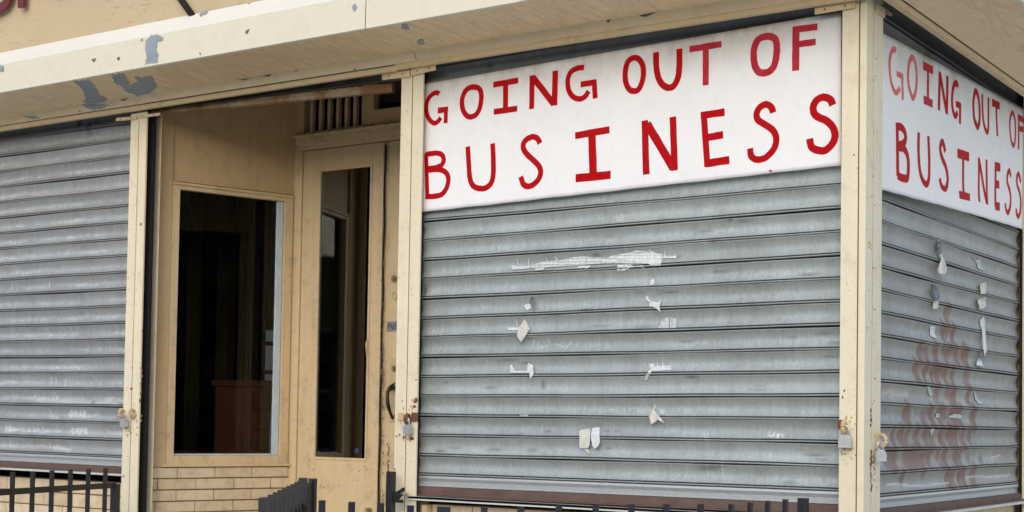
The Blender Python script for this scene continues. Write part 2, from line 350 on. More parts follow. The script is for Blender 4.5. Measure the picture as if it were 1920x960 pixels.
# bare patches where the paint has peeled
def pn(P, Q, R): n = np.cross(np.array(Q)-P, np.array(R)-P); return n/np.linalg.norm(n)
class Pl:
    def __init__(s, P, n): s.O = np.array(P, float); s.n = np.array(n, float)
n_sof = pn((0, -.33, 2.921), (-1, -.33, 2.921), (0, -.052, 2.904)); n_sof = -n_sof if n_sof[2] > 0 else n_sof
SOF = Pl((0, -.33, 2.921), n_sof); n2 = pn((0, -.052, 2.904), (-1, -.052, 2.904), (0, -.034, 2.870)); n2 = -n2 if n2[2] > 0 else n2; SOF2 = Pl((0, -.052, 2.904), n2)
def rough_poly(P, amp, sub=5):
    out = []
    for i in range(len(P)):
        a = np.array(P[i], float); b = np.array(P[(i+1) % len(P)], float)
        for k in range(sub):
            out.append(a+(b-a)*k/sub+(rng.uniform(-amp, amp, 2) if k else rng.uniform(-amp, amp, 2)*.4))
    return out
def patch(mb, z, o, fr, mi, off=.0035, amp=.95):
    rp = rough_poly(z, amp/.3125, 8)
    if mi == 4:
        c_ = np.mean(rp, 0); rim = [c_+(np.array(p)-c_)*(1.05+.05*math.sin(k*.9))+rng.uniform(-2.2, 2.2, 2) for k, p in enumerate(rp)]
        mb.prism([U(o[0]+x*.3125, o[1]+y*.3125, fr, off-.0008) for x, y in rim], -fr.n*.0015, 6)
    pts = [U(o[0]+x*.3125, o[1]+y*.3125, fr, off) for x, y in rp]
    mb.prism(pts, -fr.n*.002, mi)
Z1 = (0, 0); Z2 = (480, 0); Z3 = (960, 0)
FAS = Fr((0, -.342, 0), (1, 0, 0), (0, -1, 0))
for P, o, fr in (
    ([(872, 245), (905, 215), (940, 208), (978, 225), (970, 245), (945, 250), (938, 300), (950, 330), (945, 375), (900, 382), (868, 388), (880, 340), (870, 290)], Z1, FAS),
    ([(0, 390), (18, 395), (20, 420), (0, 430)], Z1, FAS), ([(578, 35), (595, 22), (605, 45), (590, 68), (582, 60)], Z2, FAS),
    ([(440, 488), (520, 480), (560, 510), (600, 580), (640, 596), (620, 615), (560, 622), (500, 618), (515, 590), (490, 530)], Z1, SOF),
    ([(490, 632), (560, 626), (655, 632), (600, 655), (545, 660)], Z1, SOF2),
    ([(670, 445), (735, 438), (760, 480), (780, 530), (800, 560), (770, 560), (730, 520), (690, 500)], Z1, SOF),
    ([(805, 460), (850, 470), (905, 460), (925, 490), (940, 525), (900, 560), (820, 580), (780, 540), (790, 510), (830, 495)], Z1, SOF),
    ([(145, 700), (200, 700), (240, 708), (190, 715)], Z1, SOF2), ([(875, 145), (905, 140), (920, 175), (900, 180), (872, 175)], Z2, SOF),
    ([(972, 245), (1000, 238), (1012, 265), (985, 275), (970, 265)], Z2, SOF)):
    patch(mb, P, o, fr, 4)
NC = pn((0, -.34, 3.052), (-1, -.34, 3.052), (0, -.09, 3.205)); NC = NC if NC[2] > 0 else -NC
patch(mb, [(1198, 78), (1250, 60), (1245, 80), (1200, 100)], Z1, Pl((0, -.34, 3.052), NC), 4)
for P, o, fr in (([(1480, 180), (1495, 175), (1482, 205), (1468, 195)], (0, 0), FAS), ([(700, 345), (715, 340), (718, 358), (705, 362)], Z1, FAS), ([(548, 355), (575, 350), (565, 372), (555, 368)], Z1, FAS), ([(1195, 315), (1204, 318), (1200, 330)], Z1, FAS), ([(566, 122), (596, 118), (575, 138)], Z3, SOF2), ([(765, 92), (805, 85), (880, 66), (810, 100), (780, 100)], Z3, SOF2), ([(35, 455), (95, 446), (75, 461)], Z2, SOF2), ([(225, 424), (250, 420), (240, 430)], Z2, SOF2), ([(585, 415), (600, 408), (592, 424)], Z2, SOF2), ([(715, 600), (765, 594), (740, 606)], Z1, SOF2), ([(1430, 478), (1500, 470), (1470, 482)], Z1, SOF2), ([(470, 666), (482, 664), (478, 674)], Z1, SOF2)):
    patch(mb, P, o, fr, 5, .004, .3)
awn = part(mb, 'awning', [M['fascia'], M['cap'], M['soffit'], M['black'], M['primer'], plain('brown chip', (.15, .12, .085), .8), plain('undercoat rim', (.62, .58, .48), .7), painted('soffit lip paint', (.74, .60, .38), (.3, .22, .13), .35, 0)], tri=True)
tag(awn, 'boxed metal awning in flaking ivory paint over blue grey primer')
# rolled curl flakes of paint
mb = MB()
for (x, y, fr, s) in ((620, 580, SOF, 1), (690, 490, SOF, 1), (765, 500, SOF, 1.2), (1490, 15, FAS, 1), (850, 240, FAS, 1)):
    c = U(x*.3125, y*.3125, fr, .006); a = rng.uniform(-.02, .02, 3)*s; mb.tube([c-a*.5, c+a*.2+fr.n*.004, c+a*.6], [.004*s, .006*s, .001], 6, 0, .3)
tag(part(mb, 'paint_flake', M['trim']), kind='stuff')
# narrow trim strip under the soffit, on both streets, in two lengths with a step
xs = U(745, 127, FRONT, .02)[0]
mb = MB(); mb.box(FRONT, -9, xs, .012, .032, 2.846, 2.867); mb.box(FRONT, xs, .02, .014, .036, 2.850, 2.870); mb.box(SIDE, -.014, 9, .045, .072, 2.850, 2.870)
part(mb, 'trim_strip', M['trim'], bevel=.0015)
# black conduit on the upper wall
p0 = U(336, -6, FRONT, .115); p1 = U(359, 27, FRONT, .115)
mb = MB(); d_ = p1-p0; mb.tube([p0-d_*3, p0, p1+d_*.2], .0145, 10); part(mb, 'conduit', M['black'], smooth=True)
# maroon letters whose feet show at the top left: raised off the wall
def thick_stroke(mb, pts, width, n, th, mi=0, closed=False, wob=.0):
    """ribbon in the plane with normal n, mitred, extruded by th"""
    n = np.array(n, float); P = [np.array(p, float) for p in pts]; k = len(P); Lf = []; Rt = []
    for i in range(k):
        if closed: a, b = P[i-1], P[(i+1) % k]
        else: a, b = P[max(i-1, 0)], P[min(i+1, k-1)]
        t = b-a; t /= np.linalg.norm(t); s = np.cross(n, t); s /= np.linalg.norm(s); m = 1.0
        if 0 < i < k-1 or closed:
            e = P[(i+1) % k]-P[i]; e /= np.linalg.norm(e); m = min(1.5, 1/max(.6, abs(e@t)))
        wl = width/2*m*(1+rng.uniform(-wob, wob)); wr = width/2*m*(1+rng.uniform(-wob, wob)); Lf.append(P[i]+s*wl); Rt.append(P[i]-s*wr)
    vs = []; 
    for i in range(k): vs += [Lf[i], Rt[i], Lf[i]+n*th, Rt[i]+n*th]
    fs = []; rngk = range(k) if closed else range(k-1)
    for i in rngk:
        a = 4*i; b = 4*((i+1) % k); fs += [(a+2, a+3, b+3, b+2), (a, a+2, b+2, b), (a+1, b+1, b+3, a+3), (a, b, b+1, a+1)]
    if not closed: fs += [(0, 1, 3, 2), (4*k-4, 4*k-2, 4*k-1, 4*k-3)]
    mb.add(vs, fs, mi)
def smooth_pts(P, closed=False, sub=4):
    """catmull-rom through the points"""
    P = [np.array(p, float) for p in P]; k = len(P)
    if k < 3: 
        return [P[0]+(P[1]-P[0])*i/6 for i in range(7)]
    out = []
    for i in range(k if closed else k-1):
        p0 = P[(i-1) % k] if (closed or i > 0) else P[0]; p1 = P[i]; p2 = P[(i+1) % k]; p3 = P[(i+2) % k] if (closed or i+2 < k) else P[-1]
        for s in range(sub):
            u = s/sub; out.append(.5*((2*p1)+(p2-p0)*u+(2*p0-5*p1+4*p2-p3)*u*u+(3*p1-p0-3*p2+p3)*u**3))
    if not closed: out.append(P[-1])
    return out
UW = Fr((0, -.1, 0), (1, 0, 0), (0, -1, 0))
b0 = U(6, 19, UW, .02); 
def wl(dx, dz): return np.array([b0[0]+dx, -.12, b0[2]+dz])
lt = (('B', [[(-.09, 0), (-.09, .36)], [(-.09, .36), (0, .36), (.05, .30), (.02, .21), (-.07, .195)], [(-.07, .19), (.03, .17), (.065, .09), (.03, .02), (-.09, 0)]]),
      ('I', [[(.150, -.012), (.150, .40)]]), ('O', [[(.33, .05), (.29, .12), (.28, .24), (.33, .36), (.42, .38), (.48, .3), (.48, .14), (.43, .05), (.38, .035)]]))
for nm, st in lt:
    mb = MB()
    for s in st: thick_stroke(mb, smooth_pts([wl(*p) for p in s]), .042, (0, -1, 0), .018)
    part(mb, 'sign_letter', M['maroon'])

# ------------------------------------------------- roller shutters
PITCH_PROF = [(0, -.016), (.018, -.001), (.04, .003), (.075, .003), (.095, -.001), (.108, -.012), (.128, -.001)]
DEPTH = .0115
for i in range(1, 12):
    u = i/12; PITCH_PROF.append((.128+u*.86, -.001-DEPTH*sin(pi*u)**.9))
PITCH_PROF += [(.985, -.001), (.996, -.016)]
PT = np.array([p[0] for p in PITCH_PROF]); PO = np.array([p[1] for p in PITCH_PROF])
class Shutter:
    """slatted curtain in frame fr between a0 and a1; joint height and pitch given at both ends"""
    def __init__(s, fr, a0, a1, ridge, zb0, p0, zb1, p1, ztop): s.fr = fr; s.a0 = a0; s.a1 = a1; s.r = ridge; s.zb = (zb0, zb1); s.p = (p0, p1); s.ztop = ztop
    def kz(s, a, z):
        u = (a-s.a0)/(s.a1-s.a0); zb = s.zb[0]+(s.zb[1]-s.zb[0])*u; p = s.p[0]+(s.p[1]-s.p[0])*u; return (z-zb)/p
    def off(s, a, z):
        k = s.kz(a, z); return s.r+np.interp(k-np.floor(k), PT, PO)
    def surf(s, x, y, lift=.0015):
        """photo pixel -> point on the slats"""
        o = s.r
        for _ in range(6):
            p = U(x, y, s.fr, o); a, _o, z = s.fr.loc(p); o = .5*o+.5*(s.off(a, z)+lift)
        return U(x, y, s.fr, o)
def seg_dist(px, py, P):
    d = np.full(px.shape, 9.9)
    for (x0, y0), (x1, y1) in zip(P[:-1], P[1:]):
        vx, vy = x1-x0, y1-y0; t = np.clip(((px-x0)*vx+(py-y0)*vy)/(vx*vx+vy*vy+1e-12), 0, 1)
        d = np.minimum(d, np.hypot(px-x0-t*vx, py-y0-t*vy))
    return d
def curtain(S, name, mat, marks=None, du=.006, dent=.0022, top_dark=.62):
    nsl = int(math.ceil(max(S.kz(S.a0, S.ztop), S.kz(S.a1, S.ztop)))); nu = int((S.a1-S.a0)/du)+1; a = np.linspace(S.a0, S.a1, nu); u = (a-S.a0)/(S.a1-S.a0)
    T = np.concatenate([k+PT for k in range(nsl)]); O = np.tile(PO, nsl)
    zb = S.zb[0]+(S.zb[1]-S.zb[0])*u; pp = S.p[0]+(S.p[1]-S.p[0])*u
    Z = zb[None, :]+T[:, None]*pp[None, :]; A = np.repeat(a[None, :], len(T), 0)
    K = np.floor(T+1e-6); ph = rng.uniform(0, 6.28, nsl+1)[K.astype(int)][:, None]
    D = O[:, None]+S.r+dent*(np.sin(A*5.1+ph)*.6+np.sin(A*13.7+ph*2.3)*.3)*.7
    Z = Z+(.0016*np.sin(A*2.3+ph*1.7)+.0007*np.sin(A*9+ph*3.1))*np.clip((T[:, None]-.5)*2, 0, 1)
    V = S.fr.O+A[..., None]*S.fr.d+D[..., None]*S.fr.n; V[..., 2] = Z
    R, Cn = A.shape; idx = np.arange(R*Cn).reshape(R, Cn); q = np.stack([idx[:-1, :-1], idx[:-1, 1:], idx[1:, 1:], idx[1:, :-1]], -1).reshape(-1, 4)
    if np.cross(S.fr.d, (0, 0, 1)) @ S.fr.n < 0: q = q[:, ::-1]
    me = bpy.data.meshes.new(name); me.vertices.add(R*Cn); me.vertices.foreach_set('co', V.reshape(-1)); me.loops.add(q.size); me.loops.foreach_set('vertex_index', q.reshape(-1).astype(np.int32))
    me.polygons.add(len(q)); me.polygons.foreach_set('loop_start', np.arange(0, q.size, 4, dtype=np.int32)); me.update(calc_edges=True)
    me.polygons.foreach_set('use_smooth', [True]*len(q))
    uvl = me.uv_layers.new(name='slat'); uvv = np.stack([A, np.repeat(T[:, None], Cn, 1)], -1).reshape(-1, 2)
    # keep fract() away from the seam inside the gap faces
    li = q.reshape(-1); uvl.data.foreach_set('uv', uvv[li].reshape(-1).astype(np.float32))
    ca = me.color_attributes.new('marks', 'FLOAT_COLOR', 'POINT'); C4 = np.zeros((R, Cn, 4), np.float32); C4[..., 3] = 1
    if marks: marks(A, Z, C4)
    C4[..., 2] = np.maximum(C4[..., 2], np.clip((Z-2.79)/.03, 0, 1)*top_dark)  # curtain turns darker towards its top
    ca.data.foreach_set('color', C4.reshape(-1)); me.materials.append(mat); me.validate()
    o = bpy.data.objects.new(name, me); col.objects.link(o); return under(o, BLD)
def stroke_marks(C4, A, Z, S, ch, strokes, wd, strength=1.0, soft=.5):
    for st in strokes:
        P = []
        for x, y in st:
            a, _, z = S.fr.loc(S.surf(x, y)); P.append((a, z))
        m = (A > min(p[0] for p in P)-.08) & (A < max(p[0] for p in P)+.08) & (Z > min(p[1] for p in P)-.08) & (Z < max(p[1] for p in P)+.08)
        if not m.any(): continue
        d = seg_dist(A[m], Z[m], P); val = np.clip((wd-d)/(wd*soft), 0, 1)*strength; C4[..., ch][m] = np.maximum(C4[..., ch][m], val)
def spray(C4, A, Z, S, strokes, wd):
    rg = random.Random(11)
    for st in strokes:
        P = []; j0 = rg.uniform(-3.5, 3.5); j1 = rg.uniform(-2.5, 2.5)
        for x, y in st:
            a, _, z = S.fr.loc(S.surf(x+rg.uniform(-1.5, 1.5)+j0, y+j1)); P.append(np.array((a, z)))
        P = smooth_pts(P, False, 6); n = len(P); k0 = rg.uniform(.75, 1.5); sk = rg.uniform(.25, .6); rg2 = [rg.uniform(.72, 1) for _ in range(7)]; stg = rg.uniform(.75, 1.0)
        for i, p in enumerate(P):
            t = i/(n-1); ww = wd*k0*(.35+.9*math.sin(pi*min(1, max(0, (t*.8+sk*.4)))))
            m = (abs(A-p[0]) < ww*1.3) & (abs(Z-p[1]) < ww*1.3)
            d = np.hypot(A[m]-p[0], (Z[m]-p[1])*.7); C4[..., 0][m] = np.maximum(C4[..., 0][m], np.clip((ww-d)/(ww*.42), 0, 1)*stg*rg2[i % 7])
def grime(A, Z, C4, S, blobs):
    for x, y, rx, rz, st in blobs:
        a, _, z = S.fr.loc(U(x, y, S.fr, S.r)); d = np.hypot((A-a)/rx, (Z-z)/rz); C4[..., 2] = np.maximum(C4[..., 2], np.clip(1.2-d, 0, 1)*st)

X_P1 = (-3.425, -3.374, -3.370, -3.321); X_P2 = (-1.882, -1.829, -1.825, -1.775); X_C = (-.082, -.026)
S_R = Shutter(FRONT, -1.803, -.075, -.05, 1.283, .0752, 1.290, .0757, 3.02)
def jz(x, y, fr, o): return U(x, y, fr, o)[2]
# left curtain, measured at both of its visible ends
zl = [jz(2, 300+v*.3438, FRONT, -.05) for v in (80, 915)]; zr = [jz(236, 300+v*.3438, FRONT, -.05) for v in (92, 905)]
xl, xr = U(2, 500, FRONT, -.05)[0], U(236, 500, FRONT, -.05)[0]
pl_, pr_ = (zl[0]-zl[1])/10, (zr[0]-zr[1])/9
bl_, br_ = jz(2, 848, FRONT, -.05), jz(226, 858, FRONT, -.05)
print('left shutter', zl, zr, pl_, pr_, bl_, br_)
def ext(v0, v1, x): return v0+(v1-v0)*(x-xl)/(xr-xl)
XL0, XL1 = -5.35, -3.418
S_L = Shutter(FRONT, XL0, XL1, -.05, ext(bl_, br_, XL0), ext(pl_, pr_, XL0)*0+.0757, ext(bl_, br_, XL1), .0755, 3.02)
S_S = Shutter(SIDE, .135, 1.905, -.04, 1.268, .0757, 1.268, .0757, 3.02)

OE = (1650, 650); es = .323
def E_(P): return [(OE[0]+x*es, OE[1]+y*es) for x, y in P]
def D_(P): return [(1700+x*.2813, 430+y*.2813) for x, y in P]
graf = [E_(p) for p in (
 [(225, 0), (230, 40), (240, 75)], [(258, 15), (280, 50), (295, 75)], [(320, 0), (325, 40), (340, 78)], [(370, 0), (378, 50), (400, 92)], [(400, 22), (435, 22)], [(410, 5), (408, 30)], [(448, 0), (450, 40), (470, 92)], [(490, 20), (500, 60), (515, 95)],
 [(212, 100), (203, 140), (215, 180), (238, 200)], [(272, 108), (256, 150), (262, 195)], [(300, 115), (298, 160), (315, 212)], [(340, 108), (338, 160), (350, 205)], [(362, 120), (370, 160), (390, 212)], [(405, 118), (390, 150), (402, 200)], [(430, 125), (425, 170), (440, 215)], [(510, 140), (506, 180), (520, 216)],
 [(320, 240), (322, 280), (340, 320)], [(395, 238), (400, 280), (415, 312)], [(428, 245), (430, 290), (445, 325)], [(515, 250), (515, 290), (530, 325)],
 [(155, 345), (136, 385), (150, 420), (168, 452)], [(165, 350), (150, 390)], [(300, 350), (302, 400), (330, 452)], [(352, 356), (350, 410), (378, 455)], [(372, 360), (380, 410)], [(430, 358), (428, 400), (452, 440)], [(470, 360), (468, 400), (492, 455)], [(540, 368), (535, 410), (548, 455)], [(255, 425), (265, 455)],
 [(82, 478), (70, 525), (102, 578)], [(112, 478), (118, 530), (142, 575)], [(178, 478), (160, 520), (168, 575)], [(215, 480), (208, 530), (242, 582)], [(262, 478), (258, 530), (276, 575)], [(302, 488), (296, 530), (310, 575)], [(360, 480), (362, 530), (400, 582)], [(400, 488), (412, 530), (432, 575)], [(442, 488), (440, 530), (456, 566)], [(482, 488), (478, 530), (504, 575)], [(522, 488), (518, 530), (526, 556)], [(340, 500), (352, 550)],
 [(42, 606), (38, 645), (86, 712)], [(85, 612), (82, 650), (122, 706)], [(142, 606), (136, 655), (192, 712)], [(188, 608), (190, 655), (220, 706)], [(240, 618), (238, 660), (258, 704)], [(288, 610), (286, 654)], [(330, 606), (335, 650), (382, 706)], [(368, 610), (372, 650), (388, 694)], [(428, 608), (426, 650), (444, 694)], [(470, 608), (468, 650), (488, 694)], [(60, 640), (110, 650)], [(160, 640), (240, 655)],
 [(400, 722), (400, 765), (440, 812)], [(425, 722), (440, 805)], [(448, 730), (462, 800)], [(480, 730), (482, 770), (500, 795)], [(545, 720), (545, 770), (552, 795)], [(125, 738), (118, 775)], [(535, 820), (540, 880)])]
graf += [D_(p) for p in ([(262, 535), (270, 600)], [(280, 545), (285, 590)], [(250, 632), (240, 690), (262, 745)], [(268, 640), (262, 680)], [(322, 645), (315, 740)])]
def marks_side(A, Z, C4):
    spray(C4, A, Z, S_S, graf, .025); stroke_marks(C4, A, Z, S_S, 0, [E_(p) for p in ([(90, 520), (300, 530), (500, 520)], [(60, 650), (250, 660), (460, 650)], [(230, 140), (430, 160)], [(320, 280), (440, 290)], [(240, 40), (480, 50)], [(300, 390), (470, 400)])], .045, .24, 1)
    stroke_marks(C4, A, Z, S_S, 0, [E_([(0, 270), (90, 285), (180, 295)]), E_([(0, 255), (60, 262)])], .03, .34, 1)
    stroke_marks(C4, A, Z, S_S, 1, [E_([(20, 270), (60, 262), (100, 280), (160, 276)]), E_([(60, 285), (120, 270)])], .02, .45, 1)
    stroke_marks(C4, A, Z, S_S, 1, [E_([(45, 805), (75, 797), (130, 800), (200, 810), (280, 806), (400, 790)]), E_([(500, 762), (560, 752), (640, 756), (700, 752), (740, 752), (755, 738)]), E_([(655, 665), (650, 645), (672, 640), (700, 628)]), E_([(195, 370), (192, 400)])], .004, .8, .6)
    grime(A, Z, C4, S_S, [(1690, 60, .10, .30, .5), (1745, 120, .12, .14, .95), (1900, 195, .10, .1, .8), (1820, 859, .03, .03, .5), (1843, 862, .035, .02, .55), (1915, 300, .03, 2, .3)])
def word(cx, cy, s, letters, gap=1.15):
    G = {'O': [[(0, .5), (.3, 0), (.7, .1), (.8, .6), (.4, 1), (0, .5)], [(.1, .9), (.8, .1)]], 'M': [[(0, 1), (.1, 0), (.4, .7), (.7, 0), (.8, 1)]], 'A': [[(0, 1), (.4, 0), (.8, 1)], [(.15, .6), (.65, .6)]], 'R': [[(0, 1), (0, 0), (.6, .1), (.6, .5), (0, .55), (.7, 1)]],
         'D': [[(0, 1), (0, 0), (.6, .3), (.6, .8), (0, 1)]], 'C': [[(.7, .2), (.2, 0), (0, .6), (.3, 1), (.8, .8)]], 'P': [[(0, 1.1), (0, 0), (.6, .15), (.5, .5), (0, .6)]], 'n': [[(0, 1), (0, .4), (.4, .4), (.5, 1)]], 'l': [[(.2, 0), (.2, 1)]], 'a': [[(.5, .5), (.1, .6), (.1, .95), (.5, .9), (.5, .5), (.6, 1)]], 'y': [[(0, .5), (.25, .95)], [(.6, .4), (.2, 1.6)]], 'i': [[(.2, .5), (.25, 1)]], 'E': [[(.6, 0), (0, .1), (0, 1), (.6, .95)], [(0, .5), (.5, .5)]]}
    out = []; x = cx
    for ch in letters:
        for st in G[ch]: out.append([(x+px*s, cy+py*s*1.5) for px, py in st])
        x += s*gap
    return out
def marks_left(A, Z, C4):
    stroke_marks(C4, A, Z, S_L, 1, word(130, 771, 7.5, 'OMAR')+word(134, 803, 7, 'CMPR')+word(10, 800, 6, 'DRn'), .0055, .9, .6)
    stroke_marks(C4, A, Z, S_L, 1, [[(95, 708), (96, 722)], [(103, 708), (104, 722)], [(122, 712), (120, 724)], [(97, 735), (98, 752)], [(103, 736), (105, 753)], [(65, 740), (64, 750)], [(93, 768), (96, 783), (108, 783)], [(62, 800), (66, 812)], [(70, 802), (74, 812)], [(80, 803), (84, 811), (90, 806)], [(18, 828), (19, 838)], [(92, 830), (93, 838)], [(22, 532), (22, 542)], [(92, 530), (92, 540)]], .006, .6, .8)
    stroke_marks(C4, A, Z, S_L, 1, [[(70, 750), (90, 751), (120, 753), (168, 754)], [(180, 756), (200, 754), (220, 757)], [(100, 840), (118, 842), (130, 845)]], .014, .62, 1)
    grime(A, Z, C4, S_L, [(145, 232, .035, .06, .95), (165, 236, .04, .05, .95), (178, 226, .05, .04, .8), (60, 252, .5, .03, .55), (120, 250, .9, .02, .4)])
def marks_front(A, Z, C4):
    stroke_marks(C4, A, Z, S_R, 1, word(1440, 811, 5, 'Cahyin'.replace('h', 'l'), 1.05), .0028, .95, .5)
    stroke_marks(C4, A, Z, S_R, 1, [[(1478, 803), (1482, 804)], [(1155, 405), (1158, 415)], [(1160, 404), (1163, 414)], [(1166, 403), (1168, 413)], [(1354, 860), (1357, 870)], [(1320, 812), (1323, 826)], [(1328, 812), (1330, 828)], [(1000, 638), (998, 655)], [(1008, 640), (1010, 652), (1020, 650)], [(1040, 645), (1060, 652), (1072, 640)], [(1325, 870), (1327, 890)], [(1352, 868), (1354, 892)], [(930, 500), (932, 512)], [(1000, 634), (1001, 642)], [(1028, 636), (1029, 643)]], .0035, .55, .8)
    sm = []
    r = random.Random(3)
    for k in range(46): sm.append((r.uniform(800, 1570), r.uniform(400, 915), r.uniform(.012, .05), r.uniform(.004, .009), r.uniform(.3, .6)))
    grime(A, Z, C4, S_R, sm+[(1015, 722, .012, .02, .5), (795, 545, .01, .03, .7), (915, 122, .05, .05, .8), (1375, 52, .1, .05, .6), (800, 905, .03, .03, .5)])
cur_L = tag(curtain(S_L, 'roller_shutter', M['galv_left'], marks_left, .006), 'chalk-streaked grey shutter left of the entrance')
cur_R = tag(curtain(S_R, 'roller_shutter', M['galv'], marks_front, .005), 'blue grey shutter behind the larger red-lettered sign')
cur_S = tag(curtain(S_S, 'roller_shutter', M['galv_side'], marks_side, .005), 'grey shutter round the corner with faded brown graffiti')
# upper rolled shutter over the entrance
S_E = Shutter(FRONT, -3.325, -1.878, -.055, 2.862, .0755, 2.832, .0755, 3.15)
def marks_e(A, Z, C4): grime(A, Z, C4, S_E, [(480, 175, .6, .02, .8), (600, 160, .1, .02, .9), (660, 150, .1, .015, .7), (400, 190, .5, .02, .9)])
cur_E = tag(curtain(S_E, 'roller_shutter', M['galv_dark'], marks_e, .01, top_dark=0), 'rolled up sooty shutter over the entrance with a rusty bottom bar')
def bottom(S, parent, w_top, w_bot, lip_w, fr, brown=M['rust_bar']):
    """flat bottom slat, brown angle and pale lip following the first joint"""
    def q(a, o, dz):
        u = (a-S.a0)/(S.a1-S.a0); z = S.zb[0]+(S.zb[1]-S.zb[0])*u; return fr.w(a, o, z+dz)
    def strip(mb, pts):
        n = 24
        for i in range(n):
            a0 = S.a0+(S.a1-S.a0)*i/n; a1 = S.a0+(S.a1-S.a0)*(i+1)/n
            for (o0, z0), (o1, z1) in zip(pts[:-1], pts[1:]): mb.add([q(a0, o0, z0), q(a1, o0, z0), q(a1, o1, z1), q(a0, o1, z1)], [(0, 1, 2, 3)])
    r = S.r
    mb = MB(); strip(mb, [(r-.012, .0), (r+.001, -.002), (r+.003, -.01), (r-.004, -.022), (r-.004, -.035), (r+.004, w_top+.002), (r-.01, w_top)])
    a = mb.build('bottom_slat', M['bottom_slat']); a.parent = parent; a.matrix_parent_inverse = parent.matrix_parent_inverse.copy() if False else Matrix()
    mb = MB(); strip(mb, [(r-.01, w_top+.001), (r+.010, w_top), (r+.012, w_bot), (r+.034, w_bot-.001), (r+.034, w_bot-.005), (r-.01, w_bot-.006), (r-.01, w_top+.001)])
    for k in range(7):
        aa = S.a0+(S.a1-S.a0)*(k+.5)/7+rng.uniform(-.02, .02); mb.disc(q(aa, r+.011, (w_top+w_bot)/2), fr.n, .004, .002, 8, 0)
    b = mb.build('bottom_bar', brown); b.parent = parent
    return a, b
def child(o, parent):      # world-space mesh below a world-space part
    o.parent = parent; return o
zt = U(790, 912, FRONT, -.045)[2]-S_R.zb[0]; zb_ = U(790, 928, FRONT, -.035)[2]-S_R.zb[0]
print('bottom offs', zt, zb_)
bottom(S_R, cur_R, -.043, -.072, 0, FRONT); bottom(S_S, cur_S, -.040, -.062, 0, SIDE)
bottom(S_L, cur_L, -.041, -.064, 0, FRONT)
# sills the bars stand on
mb = MB(); mb.box(FRONT, -1.80, -.06, -.09, .012, 1.196, 1.204); mb.box(FRONT, -1.80, -.06, .007, .012, 1.190, 1.204)
part(mb, 'window_sill', M['concrete']); mb = MB(); mb.bar(FRONT.w(-5.35, -.041, S_L.zb[0]-.0745), FRONT.w(-3.40, -.041, S_L.zb[1]-.0745), .098, .008); part(mb, 'window_sill', M['concrete'])
mb = MB(); mb.box(SIDE, .10, 1.93, -.09, .016, 1.191, 1.199); part(mb, 'window_sill', M['concrete'])
# rusty bar below the rolled shutter
mb = MB()
L0 = U(289, 207, FRONT, -.05); L1 = U(741, 157, FRONT, -.05)
nn = 30
def eb(t): return L0+(L1-L0)*t
pr_bar = [(0, 0), (.016, 0), (.020, -.018), (.018, -.034), (.006, -.038), (0, -.034)]
for k in range(nn):
    for (a, b) in zip(range(len(pr_bar)), list(range(1, len(pr_bar)))+[0]):
        g_ = lambda kk, j: eb(kk/nn)+np.array([0, -pr_bar[j][0], pr_bar[j][1]*(.55+.45*kk/nn)]); P = [g_(k, a), g_(k+1, a), g_(k+1, b), g_(k, b)]
        mb.add(P, [(0, 1, 2, 3)])
m_, t_, b_ = new_mat('rusty galvanised bar'); cc = mix(t_, ramp(t_, noise(t_, 7, 6, .7), .42, .62), (.16, .075, .025), (.30, .24, .16)); cc = mix(t_, ramp(t_, noise(t_, 30, 6, .8), .55, .7), cc, (.12, .06, .03)); L(t_, cc, b_.inputs['Base Color']); b_.inputs['Roughness'].default_value = .7
M['rusty_galv'] = m_
child(mb.build('bottom_bar', M['rusty_galv']), cur_E)
# guide rails: folded cream channel, slot towards the curtain
def rail(fr, a0, a1, z0, z1, parent, slot):
    mb = MB(); mb.box(fr, a0, a1, -.004, 0, z0, z1)
    if slot < 0: mb.box(fr, a0, a0+.004, -.026, -.004, z0, z1); mb.box(fr, a1-.004, a1, -.085, -.004, z0, z1)
    else: mb.box(fr, a1-.004, a1, -.009, -.004, z0, z1); mb.box(fr, a0, a0+.004, -.085, -.004, z0, z1)
    mb.box(fr, a0+.005 if slot > 0 else a0-.0, a1-.0 if slot > 0 else a1-.005, -.09, -.086, z0, z1)
    return child(mb.build('guide_rail', M['cream'], bevel=.0012), parent)
ZR0 = .33
rail(FRONT, X_P1[0], X_P1[1], ZR0, 2.842, cur_L, -1); rail(FRONT, -5.42, -5.345, ZR0, 2.84, cur_L, 1)
rail(FRONT, X_P1[2], X_P1[3], ZR0, 2.842, cur_E, 1); rail(FRONT, X_P2[0], X_P2[1], ZR0, 2.846, cur_E, -1)
rail(FRONT, X_P2[2], X_P2[3], ZR0, 2.846, cur_R, 1); rail(FRONT, X_C[0], X_C[1], ZR0, 2.99, cur_R, -1)
rail(SIDE, .070, .147, ZR0, 2.99, cur_S, 1); rail(SIDE, 1.895, 1.96, ZR0, 2.99, cur_S, -1)
# corner post between the two outer guides
mb = MB(); mb.box(None, -.0225, .0, .0, .066, .33, 3.0); mb.box(None, -.10, -.03, .09, .16, .33, 3.0); part(mb, 'corner_post', M['cream'], bevel=.002)
# weld beads of caulk in the joints
mb = MB()
for X, y in ((-.0242, .003), (-1.827, .004), (-3.372, .004)):
    m1 = MB(); m1.tube([(X+rng.uniform(-.0006, .0006), y, z) for z in np.linspace(.34, 2.84, 40)], .0025, 6); part(m1, 'joint_sealant', M['rust'])
mb.tube([(-.003, .068+rng.uniform(-.0008, .0008), z) for z in np.linspace(.34, 2.9, 40)], .0025, 6)
part(mb, 'joint_sealant', M['rust'])
